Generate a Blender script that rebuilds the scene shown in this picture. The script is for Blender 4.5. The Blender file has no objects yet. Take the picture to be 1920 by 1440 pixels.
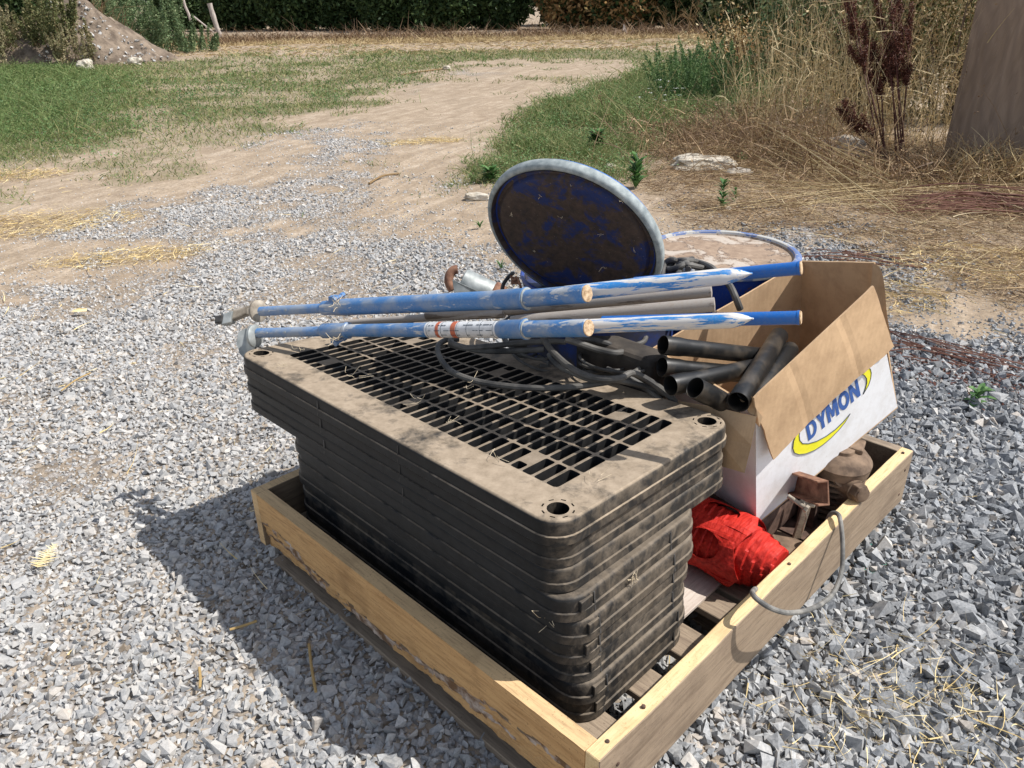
import bpy, bmesh, math, random
import numpy as np
from mathutils import Vector, Matrix, noise as mnoise
from mathutils.geometry import tessellate_polygon
random.seed(7); rng = np.random.default_rng(7)
C = bpy.context.scene.collection
PI = math.pi
# ------------------------------------------------------------------ camera
CAMZ = 1.23; FPX = 1470.0; PITCH = math.radians(26.346); ROLL = -math.radians(0.9)
cd = bpy.data.cameras.new("camera"); cam = bpy.data.objects.new("camera", cd); C.objects.link(cam)
cd.sensor_width = 36.0; cd.lens = FPX / 1920 * 36.0; cd.clip_start = 0.05; cd.clip_end = 600
fw = np.array([0, math.cos(PITCH), -math.sin(PITCH)]); up0 = np.array([0, math.sin(PITCH), math.cos(PITCH)])
CR = math.cos(ROLL) * np.array([1., 0, 0]) + math.sin(ROLL) * up0
CU = -math.sin(ROLL) * np.array([1., 0, 0]) + math.cos(ROLL) * up0
CO = np.array([0, 0, CAMZ])
M = Matrix(((CR[0], CU[0], -fw[0], 0), (CR[1], CU[1], -fw[1], 0), (CR[2], CU[2], -fw[2], CAMZ), (0, 0, 0, 1)))
cam.matrix_world = M
bpy.context.scene.camera = cam
# ------------------------------------------------------------------ light
SUN = np.array([.72, -.02, 1.0]); SUN = SUN / np.linalg.norm(SUN)
sc = bpy.context.scene
w = bpy.data.worlds.new("World"); sc.world = w; w.use_nodes = True
nt = w.node_tree; bg = nt.nodes["Background"]
sk = nt.nodes.new("ShaderNodeTexSky"); sk.sky_type = 'NISHITA'; sk.sun_disc = False
sk.sun_elevation = math.asin(SUN[2]); sk.sun_rotation = math.atan2(SUN[0], SUN[1])
hs = nt.nodes.new("ShaderNodeHueSaturation"); hs.inputs["Saturation"].default_value = .55
nt.links.new(sk.outputs[0], hs.inputs["Color"]); nt.links.new(hs.outputs[0], bg.inputs[0]); bg.inputs[1].default_value = 0.14
sl = bpy.data.lights.new("sun", 'SUN'); sl.energy = 4.6; sl.angle = math.radians(0.55); sl.color = (1, .965, .915)
so = bpy.data.objects.new("sun", sl); C.objects.link(so)
so.rotation_euler = Vector(SUN).to_track_quat('Z', 'Y').to_euler(); so.location = (4, 0, 8)
sc.view_settings.view_transform = 'Standard'; sc.view_settings.look = 'None'
sc.view_settings.exposure = 0.33; sc.view_settings.gamma = 1.0

# ------------------------------------------------------------------ placing helpers
def ray(u, v): return fw + CR * (u - 960) / FPX - CU * (v - 720) / FPX
def P(u, v, z):            # point at height z along a sight line
    q = ray(u, v); return CO + q * ((z - CAMZ) / q[2])
def D(u, v, d): return CO + ray(u, v) * d
def proj(p):
    p = np.atleast_2d(p) - CO; z = p @ fw
    return 960 + FPX * (p @ CR) / z, 720 - FPX * (p @ CU) / z, z
def onplane(u, v, p0, n):
    q = ray(u, v); return CO + q * (np.dot(p0 - CO, n) / np.dot(q, n))
def nrm(v): v = np.asarray(v, float); return v / np.linalg.norm(v)
# value noise (numpy)
_T = rng.random((256, 256))
def vnoise(x, y):
    xi = np.floor(x).astype(int); yi = np.floor(y).astype(int); fx = x - xi; fy = y - yi
    fx = fx * fx * (3 - 2 * fx); fy = fy * fy * (3 - 2 * fy)
    a = _T[xi & 255, yi & 255]; b = _T[(xi + 1) & 255, yi & 255]; c = _T[xi & 255, (yi + 1) & 255]; d = _T[(xi + 1) & 255, (yi + 1) & 255]
    return (a * (1 - fx) + b * fx) * (1 - fy) + (c * (1 - fx) + d * fx) * fy
def fbm(x, y, o=4):
    s = 0; a = .5
    for i in range(o): s = s + a * vnoise(x * 2 ** i + 17.3 * i, y * 2 ** i + 5.1 * i); a *= .5
    return s / (1 - .5 ** o)
def sstep(a, b, x): t = np.clip((x - a) / (b - a), 0, 1); return t * t * (3 - 2 * t)

# ------------------------------------------------------------------ materials
MATS = {}
class NT:
    def __init__(s, name):
        s.m = bpy.data.materials.new(name); s.m.use_nodes = True; s.t = s.m.node_tree
        s.b = s.t.nodes["Principled BSDF"]; s.co = s.t.nodes.new("ShaderNodeTexCoord")
    def n(s, typ, **k):
        x = s.t.nodes.new(typ)
        for a, b in k.items():
            if a in x.inputs: x.inputs[a].default_value = b
            else: setattr(x, a, b)
        return x
    def l(s, a, b): s.t.links.new(a, b)
    def map(s, scale=(1, 1, 1), src="Object", rot=(0, 0, 0), roty=0.):
        v = s.co.outputs[src]
        if any(rot):
            r = s.n("ShaderNodeMapping"); r.inputs["Rotation"].default_value = rot; s.l(v, r.inputs["Vector"]); v = r.outputs[0]
        if roty:
            r = s.n("ShaderNodeMapping"); r.inputs["Rotation"].default_value = (0, roty, 0); s.l(v, r.inputs["Vector"]); v = r.outputs[0]
        m = s.n("ShaderNodeMapping"); m.inputs["Scale"].default_value = scale
        s.l(v, m.inputs["Vector"]); return m.outputs[0]
    def noise(s, vec, scale, detail=4, rough=.55, dist=0):
        x = s.n("ShaderNodeTexNoise"); x.inputs["Scale"].default_value = scale; x.inputs["Detail"].default_value = detail
        x.inputs["Roughness"].default_value = rough; x.inputs["Distortion"].default_value = dist
        s.l(vec, x.inputs["Vector"]); return x.outputs["Fac"]
    def ramp(s, fac, stops, interp='LINEAR'):
        r = s.n("ShaderNodeValToRGB"); r.color_ramp.interpolation = interp
        e = r.color_ramp.elements
        while len(e) > 1: e.remove(e[-1])
        e[0].position = stops[0][0]; e[0].color = col(stops[0][1])
        for p, c in stops[1:]: x = e.new(p); x.color = col(c)
        s.l(fac, r.inputs[0]); return r.outputs[0]
    def mix(s, fac, a, b, mode='MIX'):
        x = s.n("ShaderNodeMix"); x.data_type = 'RGBA'; x.blend_type = mode
        for sock, v in ((x.inputs[0], fac), (x.inputs[6], a), (x.inputs[7], b)):
            if hasattr(v, 'links'): s.l(v, sock)
            elif isinstance(v, (int, float)): sock.default_value = v
            else: sock.default_value = col(v)
        return x.outputs[2]
    def math(s, op, a, b=0, c=None):
        x = s.n("ShaderNodeMath"); x.operation = op
        for i, v in enumerate((a, b)):
            if hasattr(v, 'links'): s.l(v, x.inputs[i])
            else: x.inputs[i].default_value = v
        if c is not None: x.use_clamp = c
        return x.outputs[0]
    def attr(s, name):
        x = s.n("ShaderNodeAttribute"); x.attribute_name = name; return x
    def normal_dot(s, vec, lo, hi):
        g = s.n("ShaderNodeNewGeometry"); d = s.n("ShaderNodeVectorMath"); d.operation = 'DOT_PRODUCT'
        s.l(g.outputs["Normal"], d.inputs[0]); d.inputs[1].default_value = vec
        r = s.n("ShaderNodeMapRange"); r.inputs[1].default_value = lo; r.inputs[2].default_value = hi
        s.l(d.outputs["Value"], r.inputs[0]); return r.outputs[0]
    def out(s, color=None, rough=.6, metal=0., bump=None, bs=.3, bd=.002, spec=.5, sheen=None):
        for nm, v in (("Base Color", color), ("Roughness", rough), ("Metallic", metal), ("Specular IOR Level", spec)):
            if v is None: continue
            if hasattr(v, 'links'): s.l(v, s.b.inputs[nm])
            elif nm == "Base Color": s.b.inputs[nm].default_value = col(v)
            else: s.b.inputs[nm].default_value = v
        if bump is not None:
            b = s.n("ShaderNodeBump"); b.inputs["Strength"].default_value = bs; b.inputs["Distance"].default_value = bd
            s.l(bump, b.inputs["Height"]); s.l(b.outputs[0], s.b.inputs["Normal"])
        return s.m
def col(c): return (c[0], c[1], c[2], 1) if len(c) == 3 else c

def simple(name, c1, c2, scale=20, rough=.7, bump=.3, metal=0, stretch=(1, 1, 1), lo=.35, hi=.65, bd=.002, spec=.4, detail=5):
    t = NT(name); v = t.map(stretch); f = t.noise(v, scale, detail)
    c = t.ramp(f, [(lo, c1), (hi, c2)])
    return t.out(c, rough, metal, f, bump, bd, spec)

def m_ground():
    t = NT("ground_soil"); v = t.map()
    big = t.noise(v, .9, 5); mid = t.noise(v, 6, 6, .65); fine = t.noise(v, 45, 5, .7); vf = t.noise(v, 160, 3, .7)
    dirt = t.ramp(mid, [(.3, (.25, .185, .125)), (.5, (.38, .295, .21)), (.72, (.49, .395, .30))])
    rut = t.noise(t.map((9, .9, 1), rot=(0, 0, .42)), 1.1, 5, .6, .5); dirt = t.mix(t.ramp(rut, [(.42, (.55, .55, .55)), (.55, (0, 0, 0))]), dirt, (.24, .18, .12)); dirt = t.mix(t.ramp(rut, [(.56, (0, 0, 0)), (.68, (.4, .4, .4))]), dirt, (.56, .48, .38))
    dirt = t.mix(t.ramp(fine, [(.42, (0, 0, 0)), (.62, (1, 1, 1))]), t.mix(.5, dirt, (.14, .10, .07)), dirt)
    dirt = t.mix(t.math('MULTIPLY', t.ramp(vf, [(.60, (0, 0, 0)), (.72, (1, 1, 1))]), .5), dirt, (.6, .55, .47))
    vo = t.n("ShaderNodeTexVoronoi"); vo.inputs["Scale"].default_value = 42; t.l(v, vo.inputs["Vector"])
    sep = t.n("ShaderNodeSeparateColor"); t.l(vo.outputs["Color"], sep.inputs[0])
    st = t.ramp(sep.outputs[0], [(0, (.14, .14, .145)), (.5, (.33, .33, .34)), (1, (.62, .60, .58))])
    st = t.mix(t.ramp(vo.outputs["Distance"], [(.35, (0, 0, 0)), (.75, (1, 1, 1))]), st, (.10, .08, .06))
    st = t.mix(t.ramp(sep.outputs[1], [(.55, (0, 0, 0)), (.6, (1, 1, 1))]), st, t.mix(.35, dirt, (.3, .28, .25)))
    g = t.attr("gravel").outputs["Fac"]
    gm = t.ramp(t.math('ADD', g, t.math('MULTIPLY', t.math('SUBTRACT', fine, .5), .7)), [(.35, (0, 0, 0)), (.6, (1, 1, 1))])
    c = t.mix(gm, dirt, st)
    s = t.attr("straw").outputs["Fac"]
    vs = t.map((1, .35, 1)); sn = t.noise(vs, 70, 5, .75, .6)
    sc_ = t.ramp(sn, [(.36, (.07, .05, .035)), (.5, (.22, .16, .10)), (.68, (.46, .36, .24))])
    sm = t.ramp(t.math('ADD', s, t.math('MULTIPLY', t.math('SUBTRACT', mid, .5), .9)), [(.4, (0, 0, 0)), (.62, (1, 1, 1))])
    c = t.mix(sm, c, sc_)
    gr = t.attr("grass").outputs["Fac"]
    gc = t.ramp(mid, [(.35, (.09, .095, .045)), (.65, (.20, .16, .09))])
    gmk = t.ramp(t.math('ADD', gr, t.math('MULTIPLY', t.math('SUBTRACT', mid, .5), .8)), [(.35, (0, 0, 0)), (.7, (1, 1, 1))])
    c = t.mix(gmk, c, gc)
    c = t.mix(t.math('MULTIPLY', big, .35), c, t.mix(.5, c, (.62, .52, .40)))
    h = t.math('ADD', t.math('MULTIPLY', fine, .5), t.math('MULTIPLY', gm, t.math('SUBTRACT', 1, vo.outputs["Distance"])))
    h = t.math('ADD', h, t.math('MULTIPLY', mid, 1.5))
    return t.out(c, .95, 0, h, .8, .012, .15)
def m_stone(name="gravel_stone", warm=0.0):
    t = NT(name); r = t.attr("rnd").outputs["Fac"]; v = t.map()
    f = t.noise(v, 180, 4, .65); f2 = t.noise(v, 60, 3)
    c = t.ramp(r, [(0, (.10, .11, .125)), (.35, (.20, .215, .235)), (.62, (.33, .34, .35)), (.82, (.52, .51, .49)), (.93, (.42, .34, .26)), (1, (.72, .70, .66))])
    c = t.mix(t.ramp(f, [(.35, (0, 0, 0)), (.7, (1, 1, 1))]), t.mix(.4, c, (.08, .085, .09)), t.mix(.3, c, (.62, .62, .61)))
    d = t.attr("dust").outputs["Fac"]
    c = t.mix(t.math('MULTIPLY', d, t.ramp(f2, [(.3, (.3, .3, .3)), (.6, (1, 1, 1))])), c, (.50, .475, .44))
    return t.out(c, .85, 0, f, .2, .002, .3)
def m_leaf(name, cols, trans=.25, rough=.6):
    t = NT(name); r = t.attr("rnd").outputs["Fac"]
    c = t.ramp(r, [(i / (len(cols) - 1), k) for i, k in enumerate(cols)])
    t.out(c, rough, 0, None, spec=.25)
    if trans:
        tr = t.n("ShaderNodeBsdfTranslucent"); t.l(c, tr.inputs[0]); mx = t.n("ShaderNodeMixShader"); mx.inputs[0].default_value = trans
        t.l(t.b.outputs[0], mx.inputs[1]); t.l(tr.outputs[0], mx.inputs[2]); t.l(mx.outputs[0], t.t.nodes["Material Output"].inputs[0])
    return t.m
def m_wood(name, a, b, dark, axis='x', rough=.7, sc=1.0, rot=0):
    # grain runs along the board: stretch noise along local grain axis (boards are rotated by 45 deg in plan)
    t = NT(name)
    v = t.map((2.2, 26, 26), rot=(0, 0, rot))
    f = t.noise(v, 2.2 * sc, 6, .6, .9); g = t.noise(v, 9 * sc, 4, .6, .4); bl = t.noise(t.map(), 9, 4, .6); sp = t.noise(t.map(), 260, 2, .5)
    c = t.ramp(f, [(.3, a), (.55, b), (.8, a)])
    c = t.mix(t.math('MULTIPLY', t.ramp(g, [(.5, (0, 0, 0)), (.72, (1, 1, 1))]), .5), c, dark)
    c = t.mix(t.math('MULTIPLY', t.ramp(bl, [(.52, (0, 0, 0)), (.75, (1, 1, 1))]), .55), c, dark)
    c = t.mix(t.math('MULTIPLY', t.ramp(sp, [(.64, (0, 0, 0)), (.7, (1, 1, 1))]), .5), c, dark)
    return t.out(c, rough, 0, t.math('ADD', f, t.math('MULTIPLY', g, .5)), .35, .003, .25)
AA = nrm([-.7053, .7089, 0]); BB = nrm([.7089, .7053, 0])
RA = math.radians(45)     # maps world -> board axes for grain
def m_plastic(kind='top'):
    t = NT("black_plastic_" + kind); v = t.map()
    f = t.noise(v, 9, 6, .65); f2 = t.noise(v, 45, 5, .7); f3 = t.noise(t.map((1, 1, .7)), 26, 7, .72, .6)
    base = t.ramp(f2, [(.3, (.0085, .0100, .0118)), (.7, (.0165, .0190, .0220))])
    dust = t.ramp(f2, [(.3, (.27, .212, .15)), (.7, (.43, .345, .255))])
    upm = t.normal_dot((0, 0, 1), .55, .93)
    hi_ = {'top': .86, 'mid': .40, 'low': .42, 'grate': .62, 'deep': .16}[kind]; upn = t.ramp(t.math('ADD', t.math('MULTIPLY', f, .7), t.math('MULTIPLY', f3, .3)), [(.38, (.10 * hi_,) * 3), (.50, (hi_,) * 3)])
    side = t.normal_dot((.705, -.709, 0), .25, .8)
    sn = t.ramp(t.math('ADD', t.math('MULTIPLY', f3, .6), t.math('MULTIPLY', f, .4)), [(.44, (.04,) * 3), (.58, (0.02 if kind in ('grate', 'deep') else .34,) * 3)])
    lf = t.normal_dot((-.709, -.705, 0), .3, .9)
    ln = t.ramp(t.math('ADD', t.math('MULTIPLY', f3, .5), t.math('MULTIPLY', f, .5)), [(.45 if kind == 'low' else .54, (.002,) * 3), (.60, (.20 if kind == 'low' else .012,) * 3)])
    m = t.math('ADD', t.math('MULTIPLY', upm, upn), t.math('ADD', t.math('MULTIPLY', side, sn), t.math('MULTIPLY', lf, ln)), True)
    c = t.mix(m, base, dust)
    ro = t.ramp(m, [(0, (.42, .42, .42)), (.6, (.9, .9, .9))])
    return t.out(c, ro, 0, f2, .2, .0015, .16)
def m_paint(name, paint, worn, dirt, wear=.5, dirtlo=.55, rough=.4, stretch=(1, 1, 1), sc=25, metal=0, az=RA, el=0.):
    t = NT(name); v = t.map(stretch, rot=(0, 0, az), roty=el); f = t.noise(v, sc, 6, .65); f2 = t.noise(t.map(), 14, 5, .6); f3 = t.noise(t.map(), 220, 3, .7)
    c = t.mix(t.ramp(f3, [(.45, (0, 0, 0)), (.7, (.6, .6, .6))]), paint, t.mix(.5, paint, dirt))
    c = t.mix(t.ramp(f, [(wear, (0, 0, 0)), (wear + .03, (1, 1, 1))]), c, worn)
    c = t.mix(t.ramp(f2, [(dirtlo, (0, 0, 0)), (dirtlo + .18, (.85, .85, .85))]), c, dirt)
    return t.out(c, rough, metal, f, .25, .001, .5)

MT = {}
MT['ground'] = m_ground(); MT['stone'] = m_stone()
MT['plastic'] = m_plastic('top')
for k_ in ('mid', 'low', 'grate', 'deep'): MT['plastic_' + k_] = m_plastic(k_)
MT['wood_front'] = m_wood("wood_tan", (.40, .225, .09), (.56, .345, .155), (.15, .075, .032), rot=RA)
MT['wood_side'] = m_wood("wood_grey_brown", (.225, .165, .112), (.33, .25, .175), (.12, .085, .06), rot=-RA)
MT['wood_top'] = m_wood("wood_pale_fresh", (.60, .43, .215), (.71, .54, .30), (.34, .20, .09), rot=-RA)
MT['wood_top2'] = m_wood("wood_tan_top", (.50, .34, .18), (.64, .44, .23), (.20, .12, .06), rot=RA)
MT['wood_old'] = m_wood("wood_old_pallet", (.20, .15, .11), (.32, .25, .18), (.09, .065, .045), rot=RA)
MT['wood_dark'] = m_wood("wood_inner_shade_bark_line", (.13, .095, .065), (.20, .15, .10), (.06, .04, .03), rot=-RA)  # inner faces carry their shade in this colour; also the dark bark line
MT['plywood_pale'] = m_wood("plywood_pale", (.50, .42, .36), (.62, .54, .47), (.3, .22, .17), rot=-RA)
MT['bark'] = simple("bark_edge", (.16, .09, .045), (.50, .42, .36), 38, .9, .9, stretch=(1, 1, 1), lo=.42, hi=.66, bd=.006)
MT['blue'] = m_paint("blue_paint_tube", (.05, .175, .41), (.48, .49, .50), (.30, .33, .37), .58, .46, .45, stretch=(1, 5, 5), sc=9)
MT['blue_clean'] = m_paint("blue_paint_bright", (.008, .11, .40), (.5, .48, .44), (.12, .17, .26), .80, .66, .35)
MT['blue_scraped'] = m_paint("blue_paint_scraped", (.02, .20, .52), (.58, .56, .52), (.40, .39, .38), .50, .68, .5, stretch=(1.1, 16, 16), sc=3.4)
MT['zinc'] = m_paint("zinc_tube_dirty", (.44, .41, .38), (.22, .18, .15), (.30, .17, .12), .60, .60, .6, stretch=(2, 9, 9), sc=4)
MT['zinc_light'] = simple("galvanised_metal", (.20, .22, .215), (.42, .44, .43), 25, .5, .2, .35)
MT['ring'] = simple("galvanised_ring", (.20, .235, .245), (.36, .40, .40), 60, .68, .3, .1)
MT['shoe'] = simple("dusty_cast_metal", (.17, .14, .105), (.44, .39, .32), 35, .65, .4, .1)
MT['endgrain'] = simple("wood_plug_endgrain", (.30, .19, .10), (.62, .46, .30), 130, .9, .7, stretch=(1, 1, 1), bd=.004)
MT['gapshade'] = simple('gap_shade_dark', (.022, .019, .017), (.075, .062, .05), 18, .8, .5)  # near-black colour standing in for the shade between rack and drums
MT['dark_rubber'] = simple("dark_rubber", (.03, .03, .03), (.075, .072, .07), 50, .6, .2)
MT['cable'] = simple("cable_black_dusty", (.035, .034, .033), (.15, .14, .125), 16, .62, .3, lo=.38, hi=.72)
MT['cord_grey'] = simple("cord_grey", (.09, .09, .088), (.24, .23, .21), 40, .7, .2)
MT['pipe'] = simple("black_pipe_dusty", (.009, .009, .009), (.115, .092, .068), 15, .40, .25, stretch=(1, 1, 1), lo=.50, hi=.82)
MT['rust'] = simple("rusty_steel", (.11, .045, .028), (.30, .16, .10), 40, .85, .5)
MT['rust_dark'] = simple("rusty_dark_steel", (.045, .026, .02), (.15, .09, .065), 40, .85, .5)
MT['motor'] = simple("dusty_cast_housing", (.07, .045, .03), (.22, .15, .10), 30, .85, .5)
MT['drumblue'] = m_paint("drum_blue_paint", (.008, .04, .24), (.14, .065, .035), (.10, .10, .13), .62, .56, .45)
MT['flower'] = simple("white_petals", (.75, .76, .70), (.85, .86, .80), 30, .7, .1)
def m_lid():
    t = NT("lid_rust_over_blue"); v = t.map(); f = t.noise(v, 13, 9, .74, .3); f2 = t.noise(v, 60, 6, .75); f3 = t.noise(v, 170, 3, .6)
    r = t.ramp(f2, [(.3, (.022, .018, .018)), (.7, (.085, .056, .042))])
    c = t.mix(t.ramp(f, [(.50, (0, 0, 0)), (.57, (1, 1, 1))]), r, t.mix(f2, (.007, .015, .07), (.014, .035, .16)))
    c = t.mix(t.ramp(f3, [(.68, (0, 0, 0)), (.74, (.7, .7, .7))]), c, (.3, .26, .21))
    return t.out(c, .65, 0, f, .5, .004)
MT['lid_in'] = m_lid()
MT['drumshaded'] = m_paint('drum_blue_shaded', (.008, .035, .19), (.09, .05, .035), (.030, .028, .028), .60, .36, .6)  # darkened copy of the drum blue; dark blotches paint in the gap's shade
MT['ringblue'] = m_paint('ring_blue_worn', (.10, .16, .34), (.42, .42, .40), (.20, .20, .22), .50, .60, .5)
def m_flatlid():
    t = NT("lid_peeling_brown"); v = t.map(); f = t.noise(v, 9, 6, .7, .4); f2 = t.noise(v, 60, 4)
    c = t.ramp(f2, [(.3, (.22, .15, .10)), (.7, (.34, .245, .17))])
    g = t.ramp(f, [(.52, (0, 0, 0)), (.58, (1, 1, 1))]); c = t.mix(g, c, (.42, .36, .30))
    c = t.mix(t.ramp(f, [(.505, (0, 0, 0)), (.52, (1, 1, 1)), (.535, (0, 0, 0))]), c, (.07, .05, .04))
    c = t.mix(t.ramp(f, [(.66, (0, 0, 0)), (.70, (.8, .8, .8))]), c, (.28, .30, .42))
    return t.out(c, .8, 0, f, .8, .006)
MT['lid_flat'] = m_flatlid()
def m_card(name, base, dark, blot=.25):
    t = NT(name); v = t.map(); f = t.noise(v, 16, 7, .72); f2 = t.noise(v, 150, 3, .6)
    wv = t.n("ShaderNodeTexWave"); wv.inputs["Scale"].default_value = 55; wv.inputs["Distortion"].default_value = 1.2
    t.l(t.map(rot=(0, 0, .6)), wv.inputs["Vector"])
    c = t.mix(t.math('MULTIPLY', t.ramp(f, [(.42, (0, 0, 0)), (.62, (1, 1, 1))]), blot), base, dark)
    c = t.mix(t.math('MULTIPLY', wv.outputs["Fac"], .022 if base[2] < .5 else .010), c, dark)
    c = t.mix(t.math('MULTIPLY', t.ramp(f2, [(.66, (0, 0, 0)), (.72, (1, 1, 1))]), .4), c, dark)
    return t.out(c, .85, 0, t.math('ADD', t.math('MULTIPLY', wv.outputs["Fac"], .15 if base[2] < .5 else .05), f), .3, .002, .2)
MT['card'] = m_card("cardboard_brown", (.56, .385, .23), (.36, .235, .135), .55)
MT['card_white'] = m_card("cardboard_white", (.78, .79, .81), (.50, .46, .42), .30)
MT['ink_blue'] = simple("ink_blue", (.035, .10, .33), (.045, .12, .38), 60, .7, .05)
MT['ink_yellow'] = simple("ink_yellow", (.80, .76, .02), (.88, .82, .04), 60, .7, .05)
MT['ink_dark'] = simple("ink_dark", (.03, .05, .07), (.05, .07, .09), 60, .7, .05)
def m_red():
    t = NT("red_barrier_film"); f = t.noise(t.map((1.2, 9, 9), rot=(0, 0, -RA)), 14, 4); f2 = t.noise(t.map(), 9, 5)
    c = t.ramp(f, [(.3, (.42, .012, .008)), (.7, (.76, .045, .028))])
    c = t.mix(t.ramp(f2, [(.6, (0, 0, 0)), (.8, (.3, .3, .3))]), c, (.3, .05, .03))
    t.out(c, .58, 0, f, .6, .004, .3)
    tr = t.n("ShaderNodeBsdfTranslucent"); t.l(c, tr.inputs[0]); mx = t.n("ShaderNodeMixShader"); mx.inputs[0].default_value = .15
    t.l(t.b.outputs[0], mx.inputs[1]); t.l(tr.outputs[0], mx.inputs[2]); t.l(mx.outputs[0], t.t.nodes["Material Output"].inputs[0]); return t.m
MT['red'] = m_red()
MT['label'] = simple("sticker_white", (.50, .51, .52), (.64, .65, .66), 80, .5, .1)
MT['label_red'] = simple("sticker_red", (.42, .10, .05), (.5, .14, .07), 60, .5, .1)
MT['green_net'] = simple("green_twine", (.01, .30, .22), (.03, .42, .32), 40, .6, .1)
MT['rockpale'] = simple("pale_rock", (.34, .29, .22), (.60, .55, .46), 14, .9, .8, bd=.02)
MT['rockgrey'] = simple("grey_rock", (.22, .20, .17), (.42, .37, .31), 12, .9, .8, bd=.02)
MT['mound'] = simple("mound_earth", (.10, .075, .055), (.25, .195, .145), 5, .95, 1, bd=.08, detail=8)
MT['post'] = simple("weathered_post", (.30, .25, .22), (.52, .46, .41), 8, .9, .6, stretch=(6, 6, .6), bd=.01)
def m_board():
    t = NT("weathered_board"); v = t.map((1, 1, .28)); f = t.noise(v, 7, 5, .6, 1.6); g = t.noise(t.map((1, 1, .15)), 60, 4, .7)
    wv = t.n("ShaderNodeTexWave"); wv.inputs["Scale"].default_value = 7; wv.inputs["Distortion"].default_value = 9; wv.inputs["Detail"].default_value = 2; wv.inputs["Detail Scale"].default_value = .8
    t.l(v, wv.inputs["Vector"])
    c = t.ramp(f, [(.3, (.235, .165, .115)), (.7, (.33, .24, .175))]); c = t.mix(t.math('MULTIPLY', wv.outputs["Fac"], .3), c, (.14, .10, .08))
    c = t.mix(t.math('MULTIPLY', t.ramp(g, [(.6, (0, 0, 0)), (.75, (1, 1, 1))]), .4), c, (.38, .31, .26))
    return t.out(c, .9, 0, t.math('ADD', wv.outputs["Fac"], g), .25, .004, .2)
MT['board'] = m_board()
MT['grass'] = m_leaf("grass_green", [(.07, .125, .035), (.13, .195, .06), (.20, .24, .09), (.34, .30, .14), (.52, .43, .24)])
MT['weedgreen'] = m_leaf("weed_green", [(.035, .09, .03), (.06, .15, .04), (.10, .21, .06), (.15, .26, .09)])
MT['weedmid'] = m_leaf('weed_mid', [(.05, .10, .04), (.09, .17, .06), (.15, .25, .09), (.24, .31, .14)], .3)
MT['weedblue'] = m_leaf("weed_bluegreen", [(.07, .12, .05), (.12, .18, .08), (.17, .24, .11), (.25, .28, .14)])
MT['drygrass'] = m_leaf("dry_grass", [(.26, .17, .08), (.42, .31, .16), (.56, .44, .24), (.68, .57, .36)], .15)
MT['drybrown'] = m_leaf("dry_brown_litter", [(.10, .06, .035), (.19, .12, .07), (.30, .20, .11), (.44, .32, .18)], .1)
MT['straw'] = m_leaf("straw_gold", [(.45, .31, .13), (.62, .46, .20), (.76, .60, .30), (.80, .68, .42)], .15)
MT['dock'] = m_leaf("dock_seed_brown", [(.045, .016, .010), (.085, .028, .018), (.13, .045, .03), (.19, .08, .05)], .1)
MT['hedge'] = m_leaf("hedge_dark", [(.018, .036, .014), (.034, .062, .022), (.055, .095, .032), (.10, .14, .045)], .25)
MT['hedge_brown'] = m_leaf("hedge_brown", [(.12, .07, .03), (.30, .17, .07), (.46, .29, .13), (.17, .15, .055)], .3)
MT['olive'] = m_leaf("olive_weed", [(.07, .085, .03), (.12, .14, .05), (.19, .19, .08), (.30, .26, .13)], .2)
MT['thistle'] = m_leaf("dusty_weed", [(.15, .15, .07), (.25, .24, .12), (.36, .31, .18), (.46, .37, .23)], .3)
MT['bark_dark'] = simple("twig_bark", (.06, .045, .035), (.14, .10, .08), 30, .9, .4)

# ------------------------------------------------------------------ object helpers
def tag(o, label=None, cat=None, group=None, kind=None):
    if label: o['label'] = label
    if cat: o['category'] = cat
    if group: o['group'] = group
    if kind: o['kind'] = kind
    return o
def thing(name, label, cat, loc=(0, 0, 0), group=None):
    o = bpy.data.objects.new(name, None); o.empty_display_size = .05; C.objects.link(o); o.location = Vector(loc)
    return tag(o, label, cat, group)
def origin_of(par):
    p = np.zeros(3)
    while par is not None: p = p + np.array(par.location); par = par.parent
    return p
def obj(name, V, F, mats, parent=None, loc=None, smooth=False, rnd=None, attrs=None, midx=None, autosmooth=None):
    V = np.asarray(V, float).reshape(-1, 3)
    if parent is None and loc is None: loc = np.array([V[:, 0].mean(), V[:, 1].mean(), V[:, 2].min()])
    off = origin_of(parent) if parent is not None else np.zeros(3)
    l = np.zeros(3) if loc is None else np.asarray(loc, float)
    Vl = V - off - l
    me = bpy.data.meshes.new(name)
    if isinstance(F, np.ndarray):
        n, k = F.shape
        me.vertices.add(len(Vl)); me.vertices.foreach_set("co", Vl.astype(np.float32).ravel())
        me.loops.add(n * k); me.loops.foreach_set("vertex_index", F.astype(np.int32).ravel())
        me.polygons.add(n); me.polygons.foreach_set("loop_start", np.arange(0, n * k, k, dtype=np.int32))
        me.update(calc_edges=True)
    else:
        me.from_pydata([tuple(v) for v in Vl], [], [tuple(int(i) for i in f) for f in F]); me.update()
        if len(me.polygons) < 60000 and midx is None and rnd is None: me.validate()
    if not isinstance(mats, (list, tuple)): mats = [mats]
    for m in mats: me.materials.append(m)
    if midx is not None: me.polygons.foreach_set("material_index", np.asarray(midx, np.int32))
    if rnd is not None:
        a = me.attributes.new("rnd", 'FLOAT', 'FACE'); a.data.foreach_set("value", np.asarray(rnd, np.float32))
    if attrs:
        for k_, (dom, vals) in attrs.items():
            a = me.attributes.new(k_, 'FLOAT', dom); a.data.foreach_set("value", np.asarray(vals, np.float32))
    me.polygons.foreach_set("use_smooth", np.full(len(me.polygons), bool(smooth)))
    if autosmooth:
        try: me.set_sharp_from_angle(angle=math.radians(autosmooth))
        except Exception: pass
    o = bpy.data.objects.new(name, me); C.objects.link(o); o.location = Vector(l); o.parent = parent
    return o
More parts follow.
